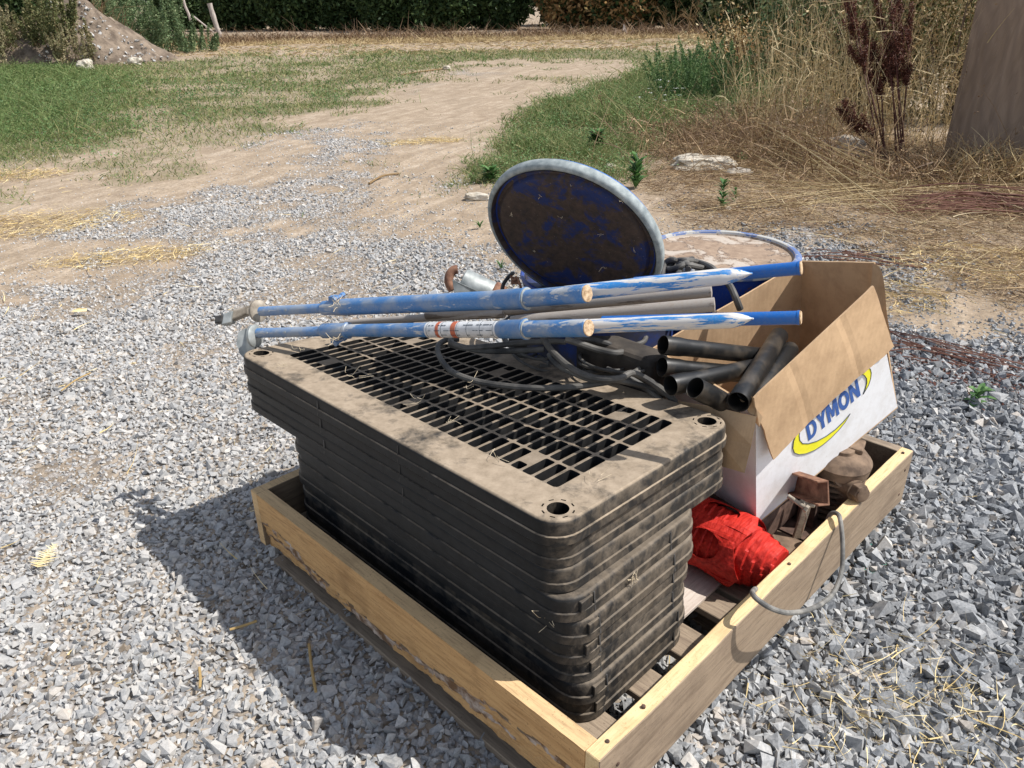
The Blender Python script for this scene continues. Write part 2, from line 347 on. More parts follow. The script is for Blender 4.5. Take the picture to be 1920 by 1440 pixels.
class MB:
    def __init__(s): s.V = []; s.F = []; s.m = []
    def add(s, V, F, mi=0):
        b = len(s.V); s.V += [tuple(v) for v in V]; s.F += [tuple(i + b for i in f) for f in F]; s.m += [mi] * len(F)
    def hexa(s, p, mi=0):   # 8 points: bottom 0-3, top 4-7
        s.add(p, [(0, 3, 2, 1), (4, 5, 6, 7), (0, 1, 5, 4), (1, 2, 6, 5), (2, 3, 7, 6), (3, 0, 4, 7)], mi)
    def boxf(s, o, e1, e2, e3, mi=0):
        o, e1, e2, e3 = map(lambda q: np.asarray(q, float), (o, e1, e2, e3))
        if np.dot(np.cross(e1, e2), e3) < 0: e1, e2 = e2, e1
        s.hexa([o, o + e1, o + e1 + e2, o + e2, o + e3, o + e1 + e3, o + e1 + e2 + e3, o + e2 + e3], mi)
    def lathe(s, p0, p1, prof, n=24, mi=0, cap0=True, cap1=True):   # prof: (t metres along axis, radius)
        p0 = np.asarray(p0, float); ax = nrm(np.asarray(p1, float) - p0)
        u = nrm(np.cross(ax, [0, 0, 1] if abs(ax[2]) < .9 else [1, 0, 0])); v = np.cross(ax, u)
        V = []; F = []
        for t, r in prof:
            for k in range(n):
                a = 2 * PI * k / n; V.append(p0 + ax * t + (u * math.cos(a) + v * math.sin(a)) * r)
        for i in range(len(prof) - 1):
            for k in range(n):
                F.append((i * n + k, i * n + (k + 1) % n, (i + 1) * n + (k + 1) % n, (i + 1) * n + k))
        if cap0: F.append(tuple(range(n - 1, -1, -1)))
        if cap1: F.append(tuple((len(prof) - 1) * n + k for k in range(n)))
        s.add(V, F, mi)
    def tube(s, pts, r, n=10, mi=0, caps=True):
        pts = [np.asarray(p, float) for p in pts]; m = len(pts)
        rr = r if hasattr(r, '__len__') else [r] * m
        V = []; F = []; pu = None
        for i, p in enumerate(pts):
            t = nrm(pts[min(i + 1, m - 1)] - pts[max(i - 1, 0)] + 1e-12)
            if pu is None: pu = nrm(np.cross(t, [0, 0, 1] if abs(t[2]) < .9 else [1, 0, 0]))
            else: pu = nrm(pu - t * np.dot(pu, t))
            q = np.cross(t, pu)
            for k in range(n):
                a = 2 * PI * k / n; V.append(p + (pu * math.cos(a) + q * math.sin(a)) * rr[i])
        for i in range(m - 1):
            for k in range(n): F.append((i * n + k, i * n + (k + 1) % n, (i + 1) * n + (k + 1) % n, (i + 1) * n + k))
        if caps: F.append(tuple(range(n - 1, -1, -1))); F.append(tuple((m - 1) * n + k for k in range(n)))
        s.add(V, F, mi)
    def build(s, name, mats, parent=None, loc=None, smooth=False, auto=35, bevel=0, bseg=2):
        o = obj(name, s.V, s.F, mats, parent, loc, smooth, midx=s.m if any(s.m) else None, autosmooth=auto if smooth else None)
        if bevel:
            b = o.modifiers.new("bevel", 'BEVEL'); b.width = bevel; b.segments = bseg; b.limit_method = 'ANGLE'; b.angle_limit = math.radians(40)
        return o
def spline(pts, n=8):
    pts = [np.asarray(p, float) for p in pts]; out = []
    for i in range(len(pts) - 1):
        p0 = pts[max(i - 1, 0)]; p1 = pts[i]; p2 = pts[i + 1]; p3 = pts[min(i + 2, len(pts) - 1)]
        for k in range(n):
            t = k / n; out.append(.5 * ((2 * p1) + (-p0 + p2) * t + (2 * p0 - 5 * p1 + 4 * p2 - p3) * t * t + (-p0 + 3 * p1 - 3 * p2 + p3) * t ** 3))
    out.append(pts[-1]); return out

# ------------------------------------------------------------------ ground masks (regions marked in ground metres)
def gpoly(pts): return np.array([P(u, v, 0)[:2] for u, v in pts])
def sdist(poly, x, y):
    p = np.stack([x, y], -1); d = np.full(len(x), 1e9); ins = np.zeros(len(x), bool); n = len(poly)
    for i in range(n):
        a = poly[i]; b = poly[(i + 1) % n]; e = b - a; wv = p - a
        t = np.clip((wv @ e) / (e @ e), 0, 1); q = wv - t[:, None] * e; d = np.minimum(d, (q * q).sum(1))
        c1 = (a[1] <= y) & (b[1] > y); c2 = (b[1] <= y) & (a[1] > y); cr = e[0] * wv[:, 1] - e[1] * wv[:, 0]
        ins ^= (c1 & (cr > 0)) | (c2 & (cr < 0))
    return np.where(ins, np.sqrt(d), -np.sqrt(d))
G_MAIN = gpoly([(-600, 1900), (-500, 600), (0, 525), (140, 490), (300, 470), (420, 420), (560, 385), (700, 350), (790, 380), (880, 440), (940, 540), (1240, 500), (1330, 420), (1420, 400), (1560, 410), (1660, 440), (1780, 520), (1920, 590), (2500, 720), (2500, 1900)])
G_ST1 = gpoly([(120, 415), (300, 365), (460, 335), (560, 285), (640, 235), (720, 250), (700, 310), (780, 350), (700, 420), (420, 450), (230, 450)])
G_ST2 = gpoly([(740, 150), (900, 125), (1010, 120), (900, 150), (760, 180)])
GRL = gpoly([(-900, 400), (0, 345), (130, 335), (260, 300), (430, 262), (560, 222), (700, 180), (790, 150), (880, 118), (760, 108), (450, 104), (330, 116), (0, 112), (-900, 110)])
GRL_D = gpoly([(-900, 350), (0, 300), (160, 275), (260, 225), (280, 150), (200, 120), (0, 112), (-900, 112)])
GRF = gpoly([(640, 96), (1080, 93), (1400, 96), (1260, 114), (1020, 112), (800, 120), (640, 120)])
GRR = gpoly([(880, 338), (905, 290), (940, 245), (1000, 205), (1100, 168), (1210, 130), (1330, 108), (1560, 108), (1520, 190), (1400, 235), (1240, 262), (1215, 300), (1150, 352), (1060, 345), (980, 350)])
STR = gpoly([(1165, 262), (1330, 228), (1500, 230), (1760, 260), (2600, 330), (2600, 660), (1920, 610), (1770, 545), (1660, 465), (1520, 440), (1400, 445), (1270, 440), (1165, 385)])
STF = gpoly([(430, 66), (900, 66), (1900, 66), (1900, 84), (1200, 82), (760, 84), (420, 80)])
ST_PILES = [((240, 482), .42, .16, .25), ((25, 335), .35, .2, .1), ((20, 425), .7, .3, .3), ((790, 268), .35, .18, .2), ((1860, 500), .45, .3, 0), ((1640, 560), .3, .2, 0)]
def masks(x, y):
    n1 = fbm(x * 1.3, y * 1.3) - .5; n2 = fbm(x * 5 + 9, y * 5 + 3) - .5
    fs = .25 + .75 * sstep(2.6, 4.5, y); dm = sdist(G_MAIN, x, y) + n1 * (1.0 + 1.0 * fs) + n2 * 1.0
    g = np.maximum(sstep(-.55 * fs - .15, .9 * fs + .1, dm), .80 * sstep(-.6, .6, sdist(G_ST1, x, y) + n1 * 1.4 + n2 * 1.2))
    g = np.maximum(g, .30 * sstep(-1.6, .2, dm) * sstep(.40, .62, fbm(x * 3.1 + 70, y * 3.1)))
    g = np.maximum(g, .55 * sstep(-.5, .6, sdist(G_ST2, x, y) + n1 * 1.2))
    a_ = (x - .119) * -.7053 + (y - .776) * .7089; b_ = (x - .119) * .7089 + (y - .776) * .7053; dcr = np.hypot(np.maximum(np.maximum(-a_, a_ - 1.02), 0), np.maximum(np.maximum(-b_, b_ - 1.2), 0))
    # earthy bare patches inside the gravel
    pn = fbm(x * 2.1 + 40, y * 2.1 + 11); g = g * (1 - .50 * sstep(.54, .66, pn) * sstep(.2, -.6, x))
    g = g * (1 - .30 * sstep(.58, .7, fbm(x * 1.7 + 4, y * 1.7 + 21)))
    g = np.maximum(g, .95 * sstep(.75, .3, dcr + n1 * .3))
    gl = sstep(-.5, .7, sdist(GRL, x, y) + n1 * 2.0 + n2 * .8) * (.45 + .55 * sstep(.40, .58, fbm(x * .9 + 7, y * .9 + 2)))
    gl = np.maximum(gl, sstep(-.5, .6, sdist(GRL_D, x, y) + n1 * 1.5))
    gf = .8 * sstep(-.6, .8, sdist(GRF, x, y) + n1 * 3)
    grr = sstep(-.25, .3, sdist(GRR, x, y) + n1 * 1.0 + n2 * .5)
    grass = np.maximum(np.maximum(gl, gf), grr)
    s = sstep(-.35, .35, sdist(STR, x, y) + n1 * 1.0 + n2 * .8); s = s * (.55 + .45 * sstep(.42, .56, fbm(x * 2.4, y * 2.4 + 30)))
    s = np.maximum(s, sstep(-.8, .8, sdist(STF, x, y) + n1 * 2))
    for (c, a, b, rt) in ST_PILES:
        q = P(*c, 0); dx = x - q[0]; dy = y - q[1]; cr, sr = math.cos(rt), math.sin(rt)
        s = np.maximum(s, .75 * sstep(1.35, .4, np.sqrt(((dx * cr + dy * sr) / a) ** 2 + ((-dx * sr + dy * cr) / b) ** 2) + n2 * .9))
    # sparse grass tufts on the track
    tr = sstep(.60, .70, fbm(x * 1.1 + 60, y * 1.1 + 90)) * .5 * sstep(4.0, 5.5, y)
    grass = np.maximum(grass, tr * (1 - g))
    return g, grass, s
def gz(x, y):
    x = np.asarray(x, float); y = np.asarray(y, float)
    far = sstep(3, 8, np.hypot(x, y)); a_ = (x - .119) * -.7053 + (y - .776) * .7089; b_ = (x - .119) * .7089 + (y - .776) * .7053
    dc = np.hypot(np.maximum(np.maximum(-a_, a_ - 1.02), 0), np.maximum(np.maximum(-b_, b_ - 1.2), 0))
    return .024 * sstep(.9, .15, dc) + (fbm(x * .5, y * .5) - .5) * .10 * far + (fbm(x * 3, y * 3) - .5) * .02 * sstep(.5, 2.5, np.hypot(x - .4, y - 1.6) + .8)

def ground():
    def axis(segs):
        o = []
        for a, b, s in segs: o += list(np.arange(a, b, s))
        return np.array(o + [segs[-1][1]])
    xs = axis([(-200, -40, 20), (-40, -14, 1.5), (-14, -7, .25), (-7, 8, .055), (8, 16, .25), (16, 40, 1.5), (40, 200, 20)])
    ys = axis([(-60, -6, 6), (-6, -.5, .5), (-.5, 9.5, .055), (9.5, 20, .2), (20, 36, .6), (36, 60, 3), (60, 300, 24)])
    X, Y = np.meshgrid(xs, ys); x = X.ravel(); y = Y.ravel(); g, gr, s = masks(x, y)
    z = gz(x, y); V = np.stack([x, y, z], -1); nx, ny = len(xs), len(ys)
    i = np.arange(nx * ny).reshape(ny, nx)
    F = np.stack([i[:-1, :-1].ravel(), i[:-1, 1:].ravel(), i[1:, 1:].ravel(), i[1:, :-1].ravel()], -1)
    o = obj("ground", V, F, MT['ground'], loc=(0, 0, 0), smooth=True, attrs={'gravel': ('POINT', g), 'grass': ('POINT', gr), 'straw': ('POINT', s)})
    tag(o, kind='structure', label="tan dirt track and yard with gravel and worn grass")
ground()

# ------------------------------------------------------------------ scatter builders (vectorised)
def hull_stone(k):
    r = random.Random(k); bm = bmesh.new()
    ax = (1, r.uniform(.70, .95), r.uniform(.50, .75))
    for i in range(r.choice((6, 7, 7, 8, 9))):
        v = Vector((r.uniform(-1, 1), r.uniform(-1, 1), r.uniform(-1, 1))); v = v / max(abs(v.x), abs(v.y), abs(v.z)) ** .5 / v.length ** .5 * r.uniform(.8, 1.15)
        bm.verts.new((v.x * ax[0], v.y * ax[1], v.z * ax[2]))
    if k % 2:
        bmesh.ops.delete(bm, geom=bm.verts[:], context='VERTS'); drop = r.sample(range(8), r.choice((0, 1, 1, 2)))
        for i in range(8):
            if i in drop: continue
            v = Vector(((1 if i & 1 else -1), (1 if i & 2 else -1), (1 if i & 4 else -1))) * .72; v += Vector((r.uniform(-.34, .34), r.uniform(-.34, .34), r.uniform(-.34, .34))); bm.verts.new((v.x * ax[0] * 1.1, v.y * ax[1], v.z * ax[2]))
        v = Vector((r.gauss(0, 1), r.gauss(0, 1), r.gauss(0, 1))).normalized() * 1.05; bm.verts.new((v.x * ax[0], v.y * ax[1], v.z * ax[2]))
    res = bmesh.ops.convex_hull(bm, input=bm.verts)
    bmesh.ops.delete(bm, geom=list({e for e in res['geom_interior'] + res['geom_unused'] if isinstance(e, bmesh.types.BMVert)}), context='VERTS')
    bmesh.ops.triangulate(bm, faces=bm.faces); bm.verts.index_update()
    V = np.array([v.co[:] for v in bm.verts]); F = np.array([[v.index for v in f.verts] for f in bm.faces]); bm.free(); return V, F
STONES = [hull_stone(100 + i) for i in range(26)]
def rotmats(n, tilt=1.0):
    q = rng.normal(size=(n, 4)); q[:, 1:3] *= tilt; q /= np.linalg.norm(q, axis=1)[:, None]; w_, x, y, z = q.T
    return np.stack([1 - 2 * (y * y + z * z), 2 * (x * y - z * w_), 2 * (x * z + y * w_), 2 * (x * y + z * w_), 1 - 2 * (x * x + z * z), 2 * (y * z - x * w_), 2 * (x * z - y * w_), 2 * (y * z + x * w_), 1 - 2 * (x * x + y * y)], -1).reshape(n, 3, 3)
_pd = nrm(D(1368, 601, 1.22) - D(1060, 613.5, 1.345)); _paz = -math.atan2(_pd[1], _pd[0]); _pel = math.asin(_pd[2])
MT['blue_scraped'] = m_paint("blue_paint_scraped_along", (.02, .20, .52), (.60, .58, .55), (.36, .36, .37), (.462), .60, .5, stretch=(.30, 3.4, 3.4), sc=24, az=_paz, el=_pel)
MT['blue'] = m_paint("blue_paint_tube_dusty", (.05, .175, .41), (.46, .48, .50), (.27, .31, .36), .60, .47, .45, stretch=(.25, 1.6, 1.6), sc=24, az=_paz, el=_pel)
MT['zinc'] = m_paint("zinc_tube_streaked", (.33, .30, .27), (.15, .125, .105), (.27, .19, .14), .56, .60, .6, stretch=(.2, 2, 2), sc=22, az=_paz, el=_pel)
def stones(name, pos, size, rnd, dust, mat, label=None, **kw):
    Vs = []; Fs = []; R_ = []; Du = []; base = 0; idx = rng.integers(0, len(STONES), len(pos)); rm = rotmats(len(pos), .6)
    for k, (v, f) in enumerate(STONES):
        sel = np.where(idx == k)[0]
        if not len(sel): continue
        W = np.einsum('nij,vj->nvi', rm[sel], v) * size[sel][:, None, None] + pos[sel][:, None, :]
        n, m = len(sel), len(v); Vs.append(W.reshape(-1, 3))
        Fs.append((f[None] + (np.arange(n) * m)[:, None, None]).reshape(-1, 3) + base); base += n * m
        R_.append(np.repeat(rnd[sel], len(f))); Du.append(np.repeat(dust[sel], len(f)))
    o = obj(name, np.concatenate(Vs), np.concatenate(Fs), mat, loc=(0, 0, 0), rnd=np.concatenate(R_), attrs={'dust': ('FACE', np.concatenate(Du))}); return o
def visible(x, y, z=0, mg=260):
    u, v, d = proj(np.stack([x, y, np.zeros_like(x) + z], -1)); return (d > .1) & (u > -mg) & (u < 1920 + mg) & (v > -mg) & (v < 1440 + mg)
def gravel():
    PO = []; SZ = []; RN = []; DU = []
    for (y0, y1, cell, szm) in ((.25, 1.9, .0106, .0078), (1.9, 3.3, .0122, .0078), (3.3, 5.2, .0165, .0092), (5.2, 9.0, .027, .0115)):
        xs = np.arange(-6.5, 6.5, cell); ys = np.arange(y0, y1, cell); X, Y = np.meshgrid(xs, ys)
        x = X.ravel() + rng.uniform(-.6, .6, X.size) * cell; y = Y.ravel() + rng.uniform(-.6, .6, X.size) * cell
        k = visible(x, y); x = x[k]; y = y[k]
        g, gr, s = masks(x, y); k = rng.random(len(x)) < np.clip(g * 1.25 - .04 + .11, 0, 1) * (1 - .5 * s)
        x, y, g = x[k], y[k], g[k]; n = len(x)
        sz = szm * np.exp(rng.normal(0, .36, n)) * (.42 + .66 * g); sz = np.clip(sz, .0028, .0195) * (1 - .16 * sstep(.1, -1.0, x))
        # larger, cleaner stones on the right and around the crate
        sz *= 1 + .26 * sstep(-.2, .7, x) * (y < 3.0)
        z = gz(x, y) + sz * rng.uniform(-.2, .5, n) * (.35 + .85 * g)
        PO.append(np.stack([x, y, z], -1)); SZ.append(sz)
        rn = np.clip(rng.beta(1.9, 2.4, n) + .08 * sstep(.0, -1.0, x) - .15 * sstep(.2, 1.0, x), 0, 1); rn = np.where(rng.random(n) < .05, rng.uniform(.85, 1, n), rn); RN.append(rn)
        DU.append(np.clip(rng.beta(1.6, 3, n) * (1.15 - g * .5) + .30 * sstep(.4, -1.2, x) - .18 * sstep(.2, 1., x) + .05, 0, 1))
    o = stones("gravel", np.concatenate(PO), np.concatenate(SZ), np.concatenate(RN), np.concatenate(DU), MT['stone'])
    tag(o, "loose crushed grey gravel spread over the yard", "gravel", kind='stuff')
gravel()

def strips(pts, h, wdt, dirn, bend, nseg=2):
    """tapered blades: pts (n,3) base, h length, dirn (n,3) unit growth direction, bend (n,3) offset at tip"""
    n = len(pts); side = np.cross(dirn, rng.normal(size=(n, 3))); side /= np.linalg.norm(side, axis=1)[:, None] + 1e-9
    V = []; 
    for k in range(nseg + 1):
        t = k / nseg; c = pts + dirn * (h * t)[:, None] + bend * (t * t); ww = (wdt * (1 - t * .85))[:, None] * .5
        V.append(c - side * ww); V.append(c + side * ww)
    V = np.stack(V, 1); m = V.shape[1]; F = []
    for k in range(nseg): F.append([2 * k, 2 * k + 1, 2 * k + 3, 2 * k + 2])
    F = np.array(F); FF = (F[None] + (np.arange(n) * m)[:, None, None]).reshape(-1, 4)
    return V.reshape(-1, 3), FF, nseg
def updir(n, lean):
    d = np.stack([rng.normal(0, lean, n), rng.normal(0, lean, n), np.ones(n)], -1); return d / np.linalg.norm(d, axis=1)[:, None]
def rsum(*ps):   # merge (V,F,rnd) sets
    V = []; F = []; R_ = []; b = 0
    for v, f, r in ps: V.append(v); F.append(f + b); R_.append(r); b += len(v)
    return np.concatenate(V), np.concatenate(F), np.concatenate(R_)
def blades(x, y, z, hmean, w0, lean=.35, rlo=0, rhi=1, hs=.35, bendk=.5, nseg=2):
    n = len(x); h = hmean * np.exp(rng.normal(0, hs, n)); d = updir(n, lean); b = rng.normal(0, 1, (n, 3)) * (h * bendk)[:, None]; b[:, 2] = -np.abs(b[:, 2]) * .6
    V, F, k = strips(np.stack([x, y, z], -1), h, w0 * rng.uniform(.6, 1.4, n), d, b, nseg); return V, F, np.repeat(rng.uniform(rlo, rhi, n), k)
def leafquads(p, size, flat=0.):
    n = len(p); R_ = rotmats(n); s = (size * rng.uniform(.6, 1.4, n))[:, None]
    a = R_[:, 0] * s; b = R_[:, 1] * s * .5
    if flat: a[:, 2] *= 1 - flat; b[:, 2] *= 1 - flat
    V = np.stack([p - a, p - b * .9 + a * .1, p + a, p + b * .9 + a * .1], 1).reshape(-1, 3); F = np.arange(4 * n).reshape(n, 4); return V, F
def region(x0, x1, y0, y1, dens):
    n = int((x1 - x0) * (y1 - y0) * dens); x = rng.uniform(x0, x1, n); y = rng.uniform(y0, y1, n); k = visible(x, y, mg=520); return x[k], y[k]
def grass():
    parts = []
    # left meadow
    for (y0, y1, dens, h, w0) in ((5.3, 8, 1500, .05, .006), (8, 12, 1000, .055, .009), (12, 18, 520, .06, .014)):
        x, y = region(-11, 3.5, y0, y1, dens); g, gr, s = masks(x, y); k = (x < 3) & (rng.random(len(x)) < gr * .9); x, y = x[k], y[k]
        dn = sstep(-.6, 1.2, sdist(GRL_D, x, y)); hh = h * (1 + 1.6 * dn)
        v, f, r = blades(x, y, gz(x, y), hh, w0, .5, 0, 1); r = np.clip(r * (.95 - .35 * dn[np.repeat(np.arange(len(x)), 2)]) , 0, 1); parts.append((v, f, r))
        k = rng.random(len(x)) < .30 * (.4 + dn); p = np.stack([x[k], y[k], gz(x[k], y[k]) + rng.uniform(.01, .10, k.sum()) * (.4 + dn[k])], -1)
        v, f = leafquads(p, w0 * 2.0, .4); parts.append((v, f, rng.uniform(.0, .5, len(f))))
    V, F, R_ = rsum(*parts)
    tag(obj("grass", V, F, MT['grass'], loc=(0, 0, 0), rnd=R_), "green weedy grass left of the dirt track", "grass", kind='stuff')
    parts = []
    x, y = region(-12, 14, 18, 27, 260); g, gr, s = masks(x, y); k = rng.random(len(x)) < gr; x, y = x[k], y[k]
    parts.append(blades(x, y, gz(x, y), .07, .02, .5, 0, .9))
    x, y = region(-2, 6, 4.5, 20, 260); g, gr, s = masks(x, y); k = (sdist(GRR, x, y) < -.1) & (rng.random(len(x)) < np.where(gr > .2, gr, 0.01)) & (sdist(GRL, x, y) < 0); x, y = x[k], y[k]
    parts.append(blades(x, y, gz(x, y), .03, .009, .7, .2, 1))
    V, F, R_ = rsum(*parts)
    tag(obj("grass", V, F, MT['grass'], loc=(0, 0, 0), rnd=R_), "thin patchy grass along the far end of the track", "grass", kind='stuff')
    parts = []
    for (y0, y1, dens, h, w0) in ((5, 8, 3000, .07, .006), (8, 13, 1500, .10, .009), (13, 18, 600, .12, .014)):
        x, y = region(-1, 7, y0, y1, dens); d = sdist(GRR, x, y) + (fbm(x * 3, y * 3) - .5) * .7; k = rng.random(len(x)) < sstep(-.15, .25, d); x, y, d = x[k], y[k], d[k]
        clump = fbm(x * 2.2 + 3, y * 2.2 + 8); hh = h * (.35 + 1.6 * sstep(.35, .7, clump))
        parts.append(blades(x, y, gz(x, y), hh, w0, .45, 0, .85))
        k = rng.random(len(x)) < .45; p = np.stack([x[k], y[k], gz(x[k], y[k]) + rng.uniform(.01, .9, k.sum()) * hh[k]], -1)
        v, f = leafquads(p, w0 * 2.1, .3); parts.append((v, f, rng.uniform(.05, .55, len(f))))
    V, F, R_ = rsum(*parts)
    tag(obj("grass", V, F, MT['grass'], loc=(0, 0, 0), rnd=R_), "lush green grass verge right of the dirt track behind the raised drum lid", "grass", kind='stuff')
grass()
def litter():
    def flat(x, y, L, w0, zr, rlo, rhi, bend=.35):
        n = len(x); a = rng.uniform(0, 2 * PI, n); d = np.stack([np.cos(a), np.sin(a), rng.normal(0.05, .18, n)], -1); d /= np.linalg.norm(d, axis=1)[:, None]
        h = L * np.exp(rng.normal(0, .5, n)); b = rng.normal(0, 1, (n, 3)) * (h * bend)[:, None]; b[:, 2] *= .4
        V, F, k = strips(np.stack([x, y, gz(x, y) + rng.uniform(0.002, zr, n)], -1), h, w0 * rng.uniform(.5, 1.4, n), d, b, 3); return V, F, np.repeat(rng.uniform(rlo, rhi, n), k)
    x, y = region(.9, 9, 2.6, 9.5, 2300); g, gr, s = masks(x, y); k = (sdist(STR, x, y) > -.35) & (rng.random(len(x)) < s ** 1.3); x, y = x[k], y[k]
    A = flat(x, y, .085, .0034, .03, 0, 1)
    x2, y2 = region(1.2, 9, 2.6, 9.5, 500); g, gr, s = masks(x2, y2); k = (sdist(STR, x2, y2) > -.2) & (rng.random(len(x2)) < s); B = flat(x2[k], y2[k], .17, .0040, .06, .5, 1)
    V, F, R_ = rsum(A, B); tag(obj("plant_litter", V, F, MT['drybrown'], loc=(0, 0, 0), rnd=np.clip(R_ * .9 + .08, 0, 1)), "brown dead stalks and litter on the ground right of the drums", "plant litter", kind='stuff')
    x, y = region(1.5, 9, 2.6, 9, 420); g, gr, s = masks(x, y); k = (sdist(STR, x, y) > -.2) & (rng.random(len(x)) < s * .8); A = flat(x[k], y[k], .12, .0032, .07, 0, 1)
    V, F, R_ = A; tag(obj("straw", V, F, MT['drygrass'], loc=(0, 0, 0), rnd=R_), "pale dry straw strewn over the brown litter on the right", "straw", kind='stuff')
    # golden straw drifts
    PX = []; PY = []
    for (c, a, b, rt) in ST_PILES:
        q = P(*c, 0); n = int(4500 * a * b + 260); r = np.sqrt(rng.random(n)) * 1.1; t = rng.uniform(0, 2 * PI, n); u = r * np.cos(t) * a; v = r * np.sin(t) * b
        PX.append(q[0] + u * math.cos(rt) - v * math.sin(rt)); PY.append(q[1] + u * math.sin(rt) + v * math.cos(rt))
    A = flat(np.concatenate(PX), np.concatenate(PY), .06, .0035, .03, 0, 1)
    x, y = region(-5, 5, 1, 6, 22); B = flat(x, y, .05, .0032, .02, .3, 1)
    V, F, R_ = rsum(A, B); tag(obj("straw", V, F, MT['straw'], loc=(0, 0, 0), rnd=R_), "golden straw drifts on the gravel at the left and stray bits", "straw", kind='stuff')
    q = P(1690, 1350, 0); x = q[0] + rng.normal(0, .13, 420); y = q[1] + rng.normal(0, .09, 420); A = flat(x, y, .045, .0020, .03, .3, 1)
    V, F, R_ = A; tag(obj("straw", V, F, MT['straw'], loc=(0, 0, 0), rnd=R_), "thin pale straw caught in the gravel at the bottom right", "straw", kind='stuff')
    x, y = region(-14, 18, 25.5, 29.5, 300); A = blades(x, y, gz(x, y), .11, .02, .6, 0, .8)
    x, y = region(-14, 20, 20, 29, 50); B = flat(x, y, .15, .02, .03, 0, .7)
    V, F, R_ = rsum(A, B); tag(obj("dry_grass", V, F, MT['drygrass'], loc=(0, 0, 0), rnd=R_), "band of golden mown grass at the foot of the hedge", "dry grass", kind='stuff')
litter()

# ================================================================== THE CRATE (pallet with board sides)
T0 = np.array([.119, .776, 0.]); ZT = .230; ZB = .085; TH = .028
def tr(a, b, z): return T0 + AA * a + BB * b + np.array([0, 0, z])
LA, LB = 1.020, 1.200
def crate():
    t = thing("pallet_crate", "open wooden pallet crate with tan side boards holding the black racks and drums", "pallet crate", tr(.5, .6, 0))
    def plank(name, a0, a1, b0, b1, mside, mtop, z0=ZB, z1=ZT, label=None, inner=1):
        along_a = (a1 - a0) > (b1 - b0); n = 40; m = MB(); rows = []
        for i in range(n + 1):
            s = i / n; ju = (fbm(np.array([s * 9 + a0 * 50]), np.array([b0 * 31.]))[0] - .5) * .005
            jl = (fbm(np.array([s * 14 + a0 * 20 + 7]), np.array([b0 * 13.]))[0] - .5) * .006
            if along_a: q = [(a0 + (a1 - a0) * s, b0 + ju * .4), (a0 + (a1 - a0) * s, b1)]
            else: q = [(a0 + ju * .4, b0 + (b1 - b0) * s), (a1, b0 + (b1 - b0) * s)]
            rows.append([tr(*q[0], z0 + jl), tr(*q[1], z0 + jl), tr(*q[1], z1 + ju), tr(*q[0], z1 + ju)])
        V = [p for r in rows for p in r]
        F = []; mi = []
        for i in range(n):
            for k in range(4):
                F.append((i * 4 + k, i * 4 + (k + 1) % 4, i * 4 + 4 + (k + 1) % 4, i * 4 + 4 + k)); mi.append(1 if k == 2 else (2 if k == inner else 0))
        F.append((3, 2, 1, 0)); F.append((n * 4, n * 4 + 1, n * 4 + 2, n * 4 + 3)); mi += [1, 1]
        m.V = V; m.F = F; m.m = mi
        bm = None
        o = m.build(name, [mside, mtop, MT['wood_dark']], t, bevel=.0015, bseg=1)
        bm = bmesh.new(); bm.from_mesh(o.data); bmesh.ops.recalc_face_normals(bm, faces=bm.faces); bm.to_mesh(o.data); bm.free()
        if label: o['label'] = label
        return o
    # near side board with live (bark) lower edge
    n = 150; a0, a1 = TH, LA - TH; V = []; F = []; mi = []
    hs = [ZT, ZT - .02, .190, .180, .172, .165, .159, .153, .147, .141, .135, .129, .123, .117, .111, .105, .098, .085]
    for i in range(n + 1):
        s = i / n; a = a0 + (a1 - a0) * s
        edge = .142 + .022 * math.sin(s * 5.6 + 1.6) + .022 * (fbm(np.array([s * 9.]), np.array([2.]))[0] - .5) * 2 + .012 * (fbm(np.array([s * 40.]), np.array([7.]))[0] - .5)
        low = .085 + .010 * (fbm(np.array([s * 22.]), np.array([9.]))[0] - .5)
        for k, z in enumerate(hs):
            d = max(0, edge - z); inn = .009 * min(1, (d / .045)) ** 1.0
            rough_ = (fbm(np.array([s * 60.]), np.array([z * 90.]))[0] - .5) * (.009 if d > 0 else .0012)
            step = .0025 if d <= 0 else 0
            V.append(tr(a, 0.002 + inn + rough_ - step, z if k < len(hs) - 1 else low))
        V.append(tr(a, TH, low)); V.append(tr(a, TH, ZT))
    K = len(hs) + 2
    for i in range(n):
        s = (i + .5) / n; edge = .142 + .022 * math.sin(s * 5.6 + 1.6) + .022 * (fbm(np.array([s * 9.]), np.array([2.]))[0] - .5) * 2
        for k in range(K):
            k2 = (k + 1) % K; F.append((i * K + k, i * K + k2, (i + 1) * K + k2, (i + 1) * K + k))
            if k < len(hs) - 1:
                zc = (hs[k] + hs[k + 1]) / 2; pat = fbm(np.array([s * 13.]), np.array([zc * 30.]))[0]
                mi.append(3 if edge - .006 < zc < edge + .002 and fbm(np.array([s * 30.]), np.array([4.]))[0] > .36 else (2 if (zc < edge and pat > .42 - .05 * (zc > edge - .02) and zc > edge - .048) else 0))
            elif k == K - 1: mi.append(1)
            else: mi.append(3)
    F.append(tuple(range(K))); F.append(tuple(n * K + k for k in range(K - 1, -1, -1))); mi += [0, 0]
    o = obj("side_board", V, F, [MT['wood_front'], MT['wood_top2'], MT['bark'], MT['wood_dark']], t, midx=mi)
    bm = bmesh.new(); bm.from_mesh(o.data); bmesh.ops.recalc_face_normals(bm, faces=bm.faces); bm.to_mesh(o.data); bm.free()
    o['label'] = "tan side board with a rough bark lower edge"
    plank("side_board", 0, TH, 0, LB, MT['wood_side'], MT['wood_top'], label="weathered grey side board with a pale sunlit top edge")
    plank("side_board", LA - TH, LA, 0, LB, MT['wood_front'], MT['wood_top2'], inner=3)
    plank("side_board", TH, LA - TH, LB - TH, LB, MT['wood_old'], MT['wood_old'], inner=3)
    # deck boards
    zd = .130
